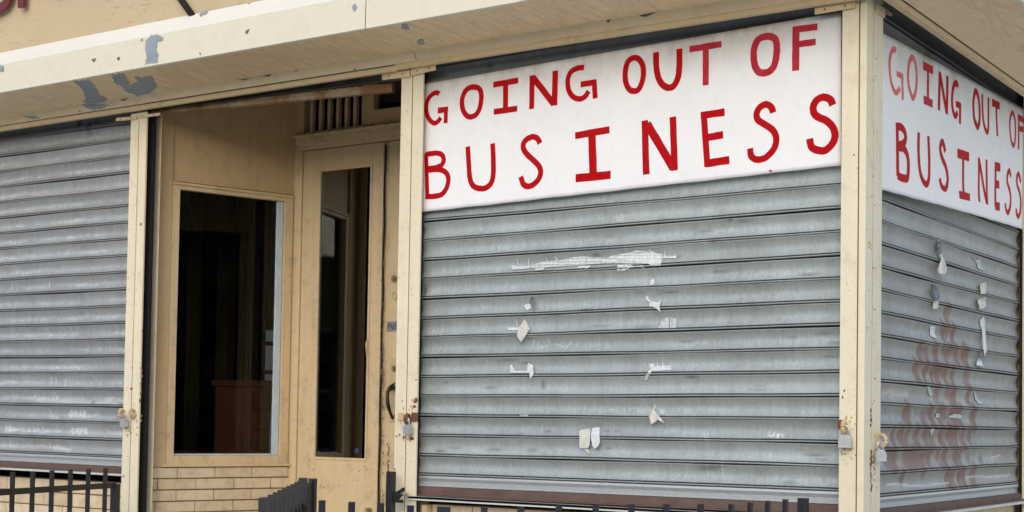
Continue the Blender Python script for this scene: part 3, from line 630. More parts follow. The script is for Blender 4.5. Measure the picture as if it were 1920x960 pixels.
# top brackets: flat arms that cross the rail heads
mb = MB()
def arm(x0, y0, x1, y1, h, o=.006):
    mb = MB(); a = U(x0, y0, FRONT, o); b = U(x1, y1, FRONT, o); mb.bar(a, b, .006, h)
    for k in (.25, .75): mb.disc(a+(b-a)*k+np.array([0, -.002, 0]), (0, -1, 0), .003, .003, 8, 1)
    part(mb, 'rail_bracket', [M['trim'], M['dark_steel']], bevel=.001)
arm(717, 144, 769, 138, .026); arm(771, 136, 817, 125, .026, .008); arm(1528, 21, 1604, 8.5, .022, .007); arm(218, 224, 256, 221, .014); arm(258, 219, 300, 214, .012)
arm(752, 127.5, 768, 125.5, .02, .004); arm(771, 125, 787, 122.5, .02, .004)
mb.box(SIDE, .07, .15, .001, .006, 2.83, 2.86)
part(mb, 'rail_bracket', [M['trim'], M['dark_steel']], bevel=.001)
# rust and dirt scabs on rails
mb = MB(); rr = random.Random(5)
def scab(x, y, r, fr=FRONT, st=1.0):
    n = 9; P = []
    for k in range(n):
        an = 2*pi*k/n; q = r*rr.uniform(.5, 1.2); P.append(U(x+cos(an)*q*.7, y+sin(an)*q*st, fr, .0012))
    mb.prism(P, -fr.n*.001, 0)
for x, y, r in ((1601, 290, 2), (1607, 315, 1.5), (1640, 580, 2), (1603, 795, 1.5), (1605, 853, 2.4), (1583, 733, 3), (1580, 745, 3), (1587, 870, 1.2), (246, 729, 3), (264, 738, 3), (262, 752, 4), (267, 620, 2), (264, 421, 3), (779, 752, 6), (777, 762, 4), (756, 820, 3), (748, 815, 2), (743, 818, 2), (770, 822, 4), (754, 752, 1.4), (773, 752, 1.2), (780, 712, 2), (774, 822, 4), (246, 812, 2), (257, 802, 2), (755, 955, 1.5), (740, 880, 2)): scab(x, y, r)
for y in list(range(770, 800, 9))+list(range(846, 925, 5)): scab(1634+rr.uniform(-1.5, 1.5), y, rr.uniform(1.2, 3), SIDE, 1.6)
for y in (110, 143, 150, 330, 385, 502, 710, 752): scab(1641+rr.uniform(-4, 3), y, rr.uniform(1, 1.8), SIDE)
for k in range(120):
    a = rr.random(); y = rr.uniform(160, 940)
    if a < .3: scab(rr.uniform(1580, 1604), y, rr.uniform(.5, 1.1))
    elif a < .45: scab(rr.uniform(1626, 1645), y, rr.uniform(.5, 1.1), SIDE)
    elif a < .75: scab(rr.uniform(745, 784), max(y, 200), rr.uniform(.5, 1.1))
    else: scab(rr.uniform(236, 262), max(y, 260), rr.uniform(.5, 1.2))
tag(part(mb, 'rust_spot', M['rust']), kind='stuff')
mb = MB()
for cx, cy, n_s, sx, sy, fr_ in ((1588, 846, 30, 7, 10, FRONT), (242, 808, 26, 6, 6, FRONT), (766, 822, 22, 6, 4, FRONT), (1640, 870, 34, 3, 26, SIDE), (776, 760, 14, 3, 9, FRONT), (252, 775, 14, 5, 8, FRONT), (1592, 790, 12, 6, 8, FRONT), (264, 700, 10, 2, 30, FRONT), (760, 785, 12, 5, 10, FRONT), (1632, 460, 6, 2, 4, SIDE)):
    for k in range(n_s*2//3):
        X, Y_ = cx+rr.gauss(0, sx), cy+rr.gauss(0, sy)
        if fr_ is FRONT and (X > 1607 or 789 < X < 900 or (X < 232) or 268 < X < 400 or 640 < X < 741): continue
        if fr_ is SIDE and (X < 1625 or X > 1646): continue
        scab(X, Y_, rr.uniform(.8, 2.4), fr_, 1.4)
tag(part(mb, 'rust_stain', plain('orange rust stain', (.46, .31, .16), .7, 0, .4, 40)), kind='stuff')

# ------------------------------------------------- brickwork
def bricks(mb, fr, a0, a1, z0, z1, o, L_=.2, H=.0615, seed=1):
    r = random.Random(seed); row = 0; z = z1
    mb.box(fr, a0, a1, o-.05, o-.006, z0, z1, 1)
    while z-H > z0-H:
        x = a0-(L_/2 if row % 2 else 0)-r.uniform(0, .02)
        while x < a1:
            l = L_+r.uniform(-.004, .004); s0 = max(x, a0)+.002; s1 = min(x+l, a1)-.002
            if s1-s0 > .01: mb.box(fr, s0, s1, o-.02, o+r.uniform(-.0015, .0015), max(z-H+.003, z0), z-.003, 0, .0007)
            x += l
        z -= H; row += 1
mb = MB(); bricks(mb, SPL, -.005, .765, .36, 1.262, .012, .19, .0515, 4); part(mb, 'brick_base', [M['brick'], M['mortar']], bevel=.002)
mb = MB(); bricks(mb, FRONT, -1.74, -.02, .33, 1.176, -.06, .2, .062, 5); part(mb, 'brick_base', [M['brick'], M['mortar']], bevel=.002)
mb = MB(); bricks(mb, SIDE, .03, 2.6, .01, 1.18, -.06, .2, .062, 6); part(mb, 'brick_base', [M['brick'], M['mortar']], bevel=.002)
mb = MB(); bricks(mb, FRONT, -5.5, -3.43, .33, 1.19, -.06, .2, .062, 8)
part(mb, 'brick_base', [M['brick'], M['mortar']], bevel=.002)
# boxed wooden posts beside the brick under the right-hand shutter
mb = MB(); mb.box(FRONT, -1.768, -1.742, -.07, -.03, .33, 1.172); part(mb, 'sill_post', M['tan'])
mb = MB(); mb.box(SIDE, 1.96, 9, -.1, -.01, .01, 3.0); part(mb, 'side_pier', M['tan_wall']); mb = MB(); mb.box(FRONT, -9, -5.42, -.1, -.01, .01, 3.0); part(mb, 'side_pier', M['tan_wall'])

# ------------------------------------------------- splayed wall with display window
sA, sB = .157, .700; zA, zB = 1.314, 2.529; sEnd = .775
ZC_ = 3.2
mb = MB()
mb.box(SPL, .0, .022, -.03, .003, 1.262, ZC_); mb.box(SPL, .022, .118, -.03, .012, 1.262, ZC_)        # pilaster boards
mb.box(SPL, .118, sEnd, -.03, 0, 2.565, ZC_)                                                        # panel over window
mb.box(SPL, .118, sEnd, .0005, .004, 2.868, ZC_)                                                    # overlapping upper board
mb.box(SPL, .745, sEnd, -.03, .002, 1.264, 2.563)
part(mb, 'splayed_wall', M['tan_wall'], bevel=.0015)
mb = MB()
mb.box(SPL, .120, sA, -.03, .010, 1.2645, 2.562); mb.box(SPL, sB, .743, -.03, .010, 1.2645, 2.562)
mb.box(SPL, sA+.001, sB-.001, -.03, .008, 1.2645, zA); mb.box(SPL, sA+.001, sB-.001, -.03, .008, zB, 2.561); mb.box(SPL, .121, .742, .011, .017, 2.548, 2.560); mb.box(SPL, .10, .76, .013, .022, 1.2635, 1.276)
win = part(mb, 'display_window', M['tan'], bevel=.0015)
mb = MB(); mb.box(SPL, sA-.002, sB+.002, -.022, -.018, zA-.002, zB+.002); child(mb.build('glass_pane', M['glass']), win)
mb = MB(); mb.box(SPL, sB-.034, sB-.003, -.017, -.004, zA+.001, zB-.002); mb.box(SPL, sA+.003, sB-.036, -.017, -.010, zA+.001, zA+.008); child(mb.build('glazing_bead', M['white_metal'], bevel=.001), win)
# ribbed wooden piece and upright beside the guide rail
mb = MB()
mb.box(SPL, -.045, .012, -.02, .03, 2.62, 3.0)
for k in range(22): mb.box(SPL, -.047, .014, -.018, .033, 2.62+k*.0165, 2.62+k*.0165+.012)
part(mb, 'ribbed_block', M['tan_wall'], bevel=.001)
mb = MB(); mb.box(SPL, -.05, -.004, -.03, .004, 1.262, 2.62); part(mb, 'jamb_board', M['tan_wall'], bevel=.001)
gA, gB = U(268.5, 500, FRONT, -.04)[0], U(283, 500, FRONT, -.04)[0]
mb = MB(); mb.box(None, gA, gB, .04, .05, .33, 2.95, 0); part(mb, 'slot_shade', M['black'])  # black strips stand in for the shade inside the rail gaps
mb = MB(); mb.box(None, -1.82, -1.798, .0455, .048, .33, 2.95, 0); part(mb, 'slot_shade', M['black'])
mb = MB(); mb.box(SIDE, 1.885, 1.93, -.035, -.03, .33, 2.95, 0); part(mb, 'slot_shade', M['black'])
# ------------------------------------------------- recess: door wall, right wall, ceiling, floor
mb = MB(); mb.box(SPR, 0, .76, -.04, 0, .33, 1.26); mb.box(SPR, 0, .76, -.04, 0, 2.56, ZC_); mb.box(SPR, 0, .06, -.04, 0, 1.261, 2.559); mb.box(SPR, .70, .76, -.04, 0, 1.261, 2.559); part(mb, 'recess_side_wall', M['tan_wall'])
mb = MB(); mb.box(SPR, .06, .09, -.03, .008, 1.262, 2.558); mb.box(SPR, .67, .70, -.03, .008, 1.262, 2.558); mb.box(SPR, .09, .67, -.03, .007, 1.262, 1.30); mb.box(SPR, .09, .67, -.03, .007, 2.52, 2.558)
win2 = part(mb, 'display_window', M['tan'], bevel=.0015)
mb = MB(); mb.box(SPR, .089, .671, -.022, -.018, 1.299, 2.521); child(mb.build('glass_pane', M['glass']), win2)
mb = MB(); mb.box(None, -3.6, -1.7, .11, 1.0, 3.16, 3.2); part(mb, 'recess_ceiling', M['tan_wall'])
mb = MB(); mb.box(None, -3.5, -1.75, -.0, .9, .32, .45); part(mb, 'doorstep', M['stone'])
XD = [U(x, 500, DOOR)[0] for x in (556, 564, 720, 728)]
XD0, XD1, XD2, XD3 = XD; XE = XD3+.52
def dz(x, y, o=0): return U(x, y, DOOR, o)[2]
zh0, zh1 = dz(565, 283), dz(565, 256)
mb = MB()
mb.box(DOOR, XD0-.06, XD1, -.05, .006, .45, zh0); mb.box(DOOR, XE, -1.9, -.05, .006, .45, zh0)       # jambs
mb.box(DOOR, XD0-.06, -1.9, -.05, .004, zh0, zh0+.02); mb.box(DOOR, XD0+.0, -1.9, -.05, .028, zh0+.02, zh1-.018); mb.box(DOOR, XD0-.01, -1.9, -.05, .036, zh1-.017, zh1)
part(mb, 'door_frame', M['tan'], bevel=.002)
# upper field: grille opening and transom window
zg = zh1; xg0, xg1 = U(570, 220, DOOR)[0], U(684, 200, DOOR)[0]; xt0 = U(701, 190, DOOR)[0]; zt0 = dz(720, 204)
zc = 3.17
mb = MB(); mb.box(DOOR, XD0-.06, xg0, -.05, .0, zg, zc); mb.box(DOOR, xg1, xt0, -.05, .0, zg, zc); mb.box(DOOR, xt0, -1.9, -.05, .006, zg, zt0-.001); mb.box(DOOR, -2.1, -1.9, -.05, .0, zt0, zc); mb.box(DOOR, xg0, xg1, -.05, .0, 3.12, zc); mb.box(DOOR, xt0, -2.1, -.05, 0, 3.12, zc)
part(mb, 'transom_frame', M['tan_wall'], bevel=.0015)
mb = MB(); mb.box(DOOR, xt0-.002, -2.098, -.035, -.031, zt0-.002, 3.122); part(mb, 'transom_pane', M['glass'])
mb = MB()
for x in (582, 598.5, 614.6, 631, 647, 663, 679):
    X = U(x, 210, DOOR)[0]; zs = np.linspace(zg+.001, 3.121, 40)
    for z0, z1 in zip(zs[:-1], zs[1:]):
        ww = .0085-.003*math.exp(-((z0-(zg+.17))/.02)**2)+.0015*math.exp(-((z0-(zg+.10))/.03)**2); mb.box(DOOR, X-ww, X+ww, -.028, -.008, z0, z1)
mb.box(DOOR, xg0+.001, xg1-.001, -.03, -.006, zg+.001, zg+.02)
part(mb, 'vent_grille', M['tan_wall'])
# debris on the ledge
mb = MB()
for k in range(26):
    X = rr.uniform(xg0, xg1+.25); mb.disc((X, .8-.004-rr.uniform(0, .018), zg), (0, 0, 1), rr.uniform(.004, .012), rr.uniform(.003, .010), 6)
tag(part(mb, 'ledge_dirt', M['mortar']), kind='stuff')
# door leaves
gx0, gx1 = U(598, 500, DOOR)[0], U(691, 500, DOOR)[0]; gz0, gz1 = dz(640, 858), dz(602, 322)
def leaf(x0, x1, g0, g1, name, label):
    mb = MB(); o0, o1 = -.04, -.002
    mb.box(DOOR, x0, g0, o0, o1, .46, zh0-.004); mb.box(DOOR, g1, x1, o0, o1, .46, zh0-.004); mb.box(DOOR, g0, g1, o0, o1, .46, gz0); mb.box(DOOR, g0, g1, o0, o1, gz1, zh0-.004)
    for a0, a1, z0, z1 in ((g0-.012, g0, gz0-.012, gz1+.012), (g1, g1+.012, gz0-.012, gz1+.012), (g0, g1, gz0-.012, gz0), (g0, g1, gz1, gz1+.012)): mb.box(DOOR, a0, a1, o1, o1+.004, z0, z1)
    d = part(mb, name, M['tan'], bevel=.0015); tag(d, label)
    mb = MB(); mb.box(DOOR, g0-.001, g1+.001, -.009, -.006, gz0-.001, gz1+.001); child(mb.build('glass_pane', M['door_glass']), d); return d
d1 = leaf(XD1+.002, XD2-.001, gx0, gx1, 'door', 'tan door leaf with a tall narrow glass')
d2 = leaf(XD3-.002, XE-.002, XD3+.11, XE-.10, 'door', 'tan door leaf with the pull handle')
mb = MB(); mb.box(DOOR, XD2-.003, XD3-.004, -.045, -.006, .46, zh0-.004); mb.box(DOOR, XD2-.030, XD2-.006, -.0015, .010, .46, zh0-.01)
mb.tube([(XD2+.001+.0022*math.sin(z*19)+rng.uniform(-.001, .001), .8-.007, z) for z in np.linspace(.47, zh0-.02, 60)], .0045, 6, 1)
part(mb, 'astragal', [M['tan'], M['black']], bevel=.001)
mb = MB(); c = U(688, 646, DOOR, .004); mb.tube([c+np.array([0, 0, .02]), c, c-np.array([0, 0, .05])], [.004, .008, .003], 8)
child(mb.build('door_bolt', M['eye']), d1)
mb = MB(); c = U(669, 845, DOOR, -.006); mb.disc(c, (0, -1, 0), .012, .001, 20); m_sticker = plain('blue sticker', (.02, .05, .14), .4); child(mb.build('sticker', m_sticker), d1)
def hw(x, y, o=0.0): return U(x, y, DOOR, o)
mb = MB(); mb.disc(hw(739.5, 523), (0, -1, 0), .016, .006, 20); mb.disc(hw(739.5, 523, .006), (0, -1, 0), .006, .003, 12, 1); child(mb.build('lock_cylinder', [M['brass'], M['ink']], bevel=.001), d2); mb = MB(); mb.disc(hw(740, 691, .004), (0, -1, 0), .014, .008, 20, 0); mb.disc(hw(740, 691, .012), (0, -1, 0), .005, .003, 12, 1)
child(mb.build('lock_cylinder', [M['brass'], M['ink']], bevel=.001), d2)
mb = MB(); c = hw(740, 555, .001); mb.tube([c+np.array([cos(a)*.013, 0, sin(a)*.018]) for a in np.linspace(0, 2*pi, 20)], .0022, 6, 0); mb.disc(hw(740, 555, -.001), (0, -1, 0), .010, .0016, 16, 0); child(mb.build('plugged_hole', M['tan']), d2)
pp0, pp1 = hw(726, 603), hw(726, 621)
mb = MB(); mb.box(DOOR, pp0[0], pp0[0]+.105, -.001, .0025, pp1[2], pp0[2]); 
pplate = child(mb.build('push_plate', M['plate'], bevel=.001), d2)
def word_strokes(mb, txt, x0, z0, h, y, wd, th=.0006):
    G = {'P': [[(0, 0), (0, 1), (.55, 1), (.6, .75), (.55, .5), (0, .5)]], 'U': [[(0, 1), (0, .1), (.3, 0), (.6, .1), (.6, 1)]], 'S': [[(.6, .9), (.3, 1), (0, .8), (.3, .5), (.6, .25), (.3, 0), (0, .1)]], 'H': [[(0, 0), (0, 1)], [(.6, 0), (.6, 1)], [(0, .5), (.6, .5)]]}
    x = x0
    for ch in txt:
        for st in G[ch]: thick_stroke(mb, [(x+a*h*.9, y, z0+b*h) for a, b in st], wd, (0, -1, 0), th)
        x += h*.85
mb = MB(); word_strokes(mb, 'PUSH', pp0[0]+.012, pp1[2]+.010, .022, .8-.0026, .0042); lo = mb.build('lettering', M['ink']); lo.parent = d2
hp = [hw(731, 672), hw(743, 726)]
mb = MB(); mb.box(DOOR, hp[0][0], hp[0][0]+.055, -.001, .004, hp[1][2], hp[0][2]); child(mb.build('handle_plate', M['eye'], bevel=.001), d2); mb = MB(); bt = hw(736, 788); mb.box(DOOR, bt[0]-.018, bt[0]+.02, -.001, .004, bt[2]-.006, bt[2]+.025); child(mb.build('handle_plate', M['eye'], bevel=.001), d2)
mb = MB(); hpts = [hw(739, 727, .004), hw(733, 728, .03), hw(727, 735, .045), hw(726.5, 750, .05), hw(729, 765, .045), hw(733, 777, .03), hw(736, 784, .006)]
mb.tube(smooth_pts(hpts), [.011]*6+[.009]*12+[.007]*7, 10); mb.tube([hw(729, 726, .01), hw(736, 722, .03), hw(741, 718, .035)], [.009, .011, .006], 8, 0, .5)
child(mb.build('pull_handle', M['handle'], smooth=True), d2)
mb = MB(); c = U(690, 955, DOOR, .02); mb.tube([c-np.array([0, 0, .06]), c-np.array([0, 0, .006])], .007, 10); mb.tube([c-np.array([0, 0, .006]), c+np.array([0, 0, .006])], .013, 10)
child(mb.build('door_stop', M['brass']), d1)
# chips and stains on the doors
mb = MB()
for k in range(60): 
    x = rr.choice([rr.uniform(572, 598), rr.uniform(686, 712)]) if rr.random() < .6 else rr.uniform(575, 712); y = rr.uniform(340, 940) if x < 598 or x > 686 else rr.uniform(872, 950)
    scab(x, y, rr.uniform(.5, 1.5), Fr((0, .802, 0), (1, 0, 0), (0, -1, 0)))
for k in range(70): scab(717+rr.gauss(0, 1.2)-(0), rr.uniform(470, 950), rr.uniform(.8, 2.0), Fr((0, .788, 0), (1, 0, 0), (0, -1, 0)), 1.8)
for k in range(40): scab(728+rr.gauss(0, 1.2), rr.uniform(830, 930), rr.uniform(.8, 2.2), Fr((0, .802, 0), (1, 0, 0), (0, -1, 0)), 1.8)
for k in range(12): scab(732+rr.gauss(0, 7), 164+60+rr.gauss(0, 4), rr.uniform(.8, 2.2), Fr((0, .77, 0), (1, 0, 0), (0, -1, 0)), .6)
tag(part(mb, 'rust_spot', M['mortar']), kind='stuff')
# hasps on the rails
def hasp(px, py, fr, w_, h_, parent, mat, o=.002):
    c = U(px, py, fr, o); a, _, z = fr.loc(c); mb = MB(); mb.box(fr, a-w_/2, a+w_/2, .001, .006, z-h_/2, z+h_/2); mb.disc(fr.w(a+w_*.25, .006, z+h_*.2), fr.n, .003, .002, 8)
    return child(mb.build('hasp', mat, bevel=.001), parent)
hasp(778, 782, FRONT, .030, .034, cur_R, M['rust']); hasp(1579, 796, FRONT, .026, .030, cur_R, M['rust']); hasp(752, 781, FRONT, .026, .03, cur_E, M['eye'])
def eye(px, py, fr, parent, mat, r=.014, th=.006):
    """flat lug that stands off the rail, with a hole"""
    c = U(px, py, fr, .004); d = fr.d; mb = MB(); P = [c+fr.n*(.012+r*cos(a))+np.array([0, 0, r*1.25*sin(a)])+d*0 for a in np.linspace(0, 2*pi, 20)]
    mb.tube(P, .0072, 8, 0, .8); return child(mb.build('hasp_eye', mat, smooth=True), parent)
eye(232, 775, FRONT, cur_L, M['eye']); eye(252, 776, FRONT, cur_E, M['eye']); eye(1585.5, 801, FRONT, cur_R, M['eye']); eye(1646, 826, SIDE, cur_S, M['eye'], .015); eye(768, 786, FRONT, cur_R, M['rust'])
# orange weathered wood end at the top of the side shutter
mb = MB(); mb.tube([U(1652, 12, SIDE, .0), U(1662, 22, SIDE, 0), U(1672, 28, SIDE, 0)], [.006, .010, .006], 8, 0, .5); part(mb, 'rusty_tab', M['rusty_galv'])

# ------------------------------------------------- padlocks
def padlock(px, py, fr, size, yaw, label, style=0):
    """px,py = centre of the body in the photo; fr frame; yaw turns it about the vertical"""
    c = U(px, py, fr, .022); root = empty('padlock', tuple(c), label, 'padlock', 'padlocks on the shutter rails')
    d = Vector(fr.d).normalized(); n = Vector(fr.n).normalized(); R = Matrix.Rotation(yaw, 3, 'Z'); d = R @ d; n = R @ n; z = Vector((0, 0, 1)); s = size
    def W(a, b, h): return d*a*s+n*b*s+z*h*s
    if style == 0: out = [(-.46, -.5), (.46, -.5), (.52, -.1), (.44, .25), (.25, .45), (-.25, .45), (-.44, .25), (-.52, -.1)]
    else: out = [(-.5+.0, -.5), (.5, -.5), (.5, .1), (.42, .32), (.22, .48), (-.22, .48), (-.42, .32), (-.5, .1)]
    mb = MB(); P = [W(a, -.28, h) for a, h in out]; e = n*.56*s; mb.prism([np.array(p) for p in P], np.array(e))
    for h in np.linspace(-.3, .22, 5 if style == 0 else 2): mb.box(Fr((0, 0, 0), tuple(d), tuple(n)), -.40*s, .40*s, .28*s, .285*s+.0006, h*s, h*s+.0016)
    mb.box(Fr((0, 0, 0), tuple(d), tuple(n)), -.52*s, .52*s, -.30*s, .30*s, -.56*s, -.46*s)
    b = mb.build('lock_body', M['steel'], root, bevel=.0016)
    mb = MB(); pts = [W(-.27, 0, .35), W(-.27, 0, .85)]+[W(-.27*cos(a), 0, .85+.27*sin(a)*1.2) for a in np.linspace(0, pi, 9)[1:-1]]+[W(.27, 0, .85), W(.27, 0, .35)]
    mb.tube(pts, .095*s, 10); mb.build('shackle', M['steel'], root, smooth=True); return root
padlock(1585, 826, FRONT, .040, .15, 'silver padlock on the left edge of the white-cream corner post, under the front sign')
padlock(1650, 853, SIDE, .036, -.75, 'silver padlock hanging turned sideways on the graffiti side of the corner post')
padlock(764, 804, FRONT, .034, -.2, 'small round-shouldered silver padlock on the post right of the door handle', 1)
padlock(232.5, 792, FRONT, .034, .0, 'silver padlock on the post beside the chalk-streaked left shutter', 1)

# ------------------------------------------------- the two signs
def sign(name, label, px4, fr, off, letters, curl=None):
    """px4: top-left, top-right, bottom-right, bottom-left in the photo"""
    Q = [np.array(fr.loc(U(x, y, fr, off)))[[0, 2]] for x, y in px4]; NX, NZ = 90, 34
    cen = fr.w((Q[0][0]+Q[2][0])/2, off, (Q[0][1]+Q[2][1])/2); root = empty(name, tuple(cen), label, 'sign')
    vs = []; edge = []
    def wave(u, v, a, z):
        o = .0008*math.sin(a*7.3+z*4)+.0004*math.sin(a*17+1.3*z*9)+.0003*math.sin(z*31+a*5)
        if curl: o += curl(u, v)
        return o
    for j in range(NZ+1):
        for i in range(NX+1):
            u, v = i/NX, j/NZ; a, z = (Q[3]*(1-u)+Q[2]*u)*(1-v)+(Q[0]*(1-u)+Q[1]*u)*v
            if j == 0: z += .0006*math.sin(u*60)+.0004*math.sin(u*23)
            vs.append(fr.w(a, off+wave(u, v, a, z), z)); edge.append(max(0, 1-(1-v)/.28)*1.0)
    fs = [(j*(NX+1)+i, j*(NX+1)+i+1, (j+1)*(NX+1)+i+1, (j+1)*(NX+1)+i) for j in range(NZ) for i in range(NX)]
    mb = MB(); mb.add(vs, fs); o = mb.build('sign_board', M['canvas'], None, smooth=True); under(o, root)
    at = o.data.attributes.new('edge', 'FLOAT', 'POINT'); at.data.foreach_set('value', edge)
    if (o.data.polygons[0].normal @ Vector(fr.n)) < 0: o.data.flip_normals()
    sm = o.modifiers.new('thick', 'SOLIDIFY'); sm.thickness = .003; sm.offset = -1
    Qi = Q
    def lift(p):
        a, _, z = fr.loc(p); wd = Q[1][0]-Q[0][0]; u = (a-Q[0][0])/wd; zb = Q[3][1]*(1-u)+Q[2][1]*u; zt2 = Q[0][1]*(1-u)+Q[1][1]*u; v = (z-zb)/(zt2-zb); return fr.w(a, off+wave(u, v, a, z)+.0004, z)
    for spec in letters:
        (ox, oy, s, wpx, strokes, mt) = spec; mb = MB()
        for k, st in enumerate(strokes):
            pts, ww, closed = st[0], (st[1] if len(st) > 1 and st[1] else wpx), (len(st) > 2)
            W3 = [U(ox+x*s, oy+y*s, fr, off) for x, y in pts]
            if isinstance(ww, float) and ww < 1: wm = ww
            else: wm = ww*s*float((W3[0]-CAM)@FW)/F
            sp = smooth_pts(W3, closed, 5); sp = [lift(p) for p in sp]
            thick_stroke(mb, [p+fr.n*.00015*k for p in sp], wm*1.12, fr.n, .0006, 0, closed, .045)
        ob = mb.build('letter', M[mt]); under(ob, root)
    return root
R1 = (780, 120, .2918); R2 = (980, 100, .2918); R3 = (1160, 60, .2918); R4 = (1370, 20, .3333)
C = 'closed'
LF = [
 (*R1, 28, [([(150, 192), (140, 186), (118, 187), (88, 212), (68, 255), (68, 310), (85, 355), (115, 380), (140, 370), (160, 345)],), ([(140, 299), (206, 291)], 34), ([(192, 276), (191, 380)], 27)], 'red'),
 (*R1, 32, [([(362, 148), (320, 170), (296, 230), (300, 290), (322, 328), (348, 340), (385, 325), (412, 275), (420, 200), (405, 158)], 32, C)], 'red'),
 (*R1, 34, [([(498, 134), (658, 106)],), ([(578, 125), (576, 300)],), ([(500, 308), (652, 286)],)], 'red'),
 (*R2, 34, [([(62, 142), (59, 358)],), ([(66, 152), (200, 326)], 38), ([(210, 112), (206, 335)], 38)], 'red'),
 (*R2, 32, [([(395, 92), (375, 92), (350, 97), (310, 120), (291, 170), (295, 230), (320, 275), (362, 293), (400, 280), (425, 243)],), ([(374, 200), (475, 185)], 34), ([(460, 170), (467, 290)], 32)], 'red'),
 (*R3, 34, [([(100, 165), (60, 190), (42, 250), (45, 320), (65, 365), (97, 380), (130, 365), (155, 300), (157, 230), (135, 180)], 34, C)], 'red'),
 (*R3, 38, [([(240, 130), (243, 240), (262, 310), (290, 345), (322, 358), (355, 345), (382, 290), (390, 220), (392, 108)],)], 'red'),
 (*R3, 37, [([(456, 112), (662, 78)],), ([(561, 100), (560, 342)], 38)], 'red_worn'),
 (*R4, 36, [([(205, 145), (155, 165), (132, 225), (135, 300), (160, 345), (205, 348), (240, 320), (258, 260), (260, 190), (245, 155)], 36, C)], 'red_worn'),
 (*R4, 33, [([(368, 90), (366, 338)], 38), ([(352, 108), (488, 90)],), ([(370, 192), (478, 175)],)], 'red_worn'),
 (*R1, 30, [([(66, 572), (68, 690), (74, 866)], 27), ([(60, 582), (130, 572), (168, 585), (178, 618), (165, 648), (125, 666), (75, 672)],), ([(75, 682), (150, 678), (195, 700), (208, 745), (195, 800), (165, 838), (120, 850), (62, 852)], 31)], 'red'),
 (*R1, 33, [([(333, 530), (340, 660), (348, 740), (370, 785), (410, 800), (450, 795), (485, 760), (497, 680), (493, 510)],)], 'red'),
 (0, 0, 1, 10, [([(1013, 269), (1009, 261), (1001, 256.5), (990, 260), (982.5, 268), (982, 279), (989, 290), (1001, 301), (1011, 312), (1014, 323), (1010, 336), (1000, 346), (990, 349.5), (981, 345), (976.5, 331)],)], 'red'),
 (*R2, 40, [([(338, 530), (558, 490)],), ([(445, 510), (455, 790)], 50), ([(342, 803), (566, 780)], 47)], 'red'),
 (*R3, 42, [([(168, 568), (178, 915)],), ([(182, 590), (352, 875)], 50), ([(347, 545), (360, 890)],)], 'red'),
 (*R3, 42, [([(547, 518), (570, 865)], 40), ([(528, 538), (682, 515)],), ([(560, 680), (672, 660)],), ([(560, 845), (712, 822)], 45)], 'red'),
 (*R4, 34, [([(240, 574), (230, 545), (200, 527), (165, 545), (147, 580), (155, 615), (200, 645), (240, 675), (257, 720), (245, 775), (200, 825), (150, 838), (118, 820), (110, 775)],)], 'red'),
 (*R4, 38, [([(575, 532), (560, 500), (520, 487), (485, 505), (465, 545), (480, 590), (540, 620), (575, 655), (588, 700), (575, 745), (535, 785), (490, 785), (455, 765), (445, 720)],)], 'red'),
 (*R4, 8, [([(218, 898), (233, 906)],)], 'red')]
sign('closing_sign', 'large white board painted GOING OUT OF BUSINESS in red, across the front shutter', [(793, 158), (1577, 22), (1577, 310), (788, 398)], FRONT, -.036, LF)
R5 = (1650, 60, .2292); R6 = (1780, 140, .2083); R7 = (1660, 220, .1874); R8 = (1780, 260, .1874)
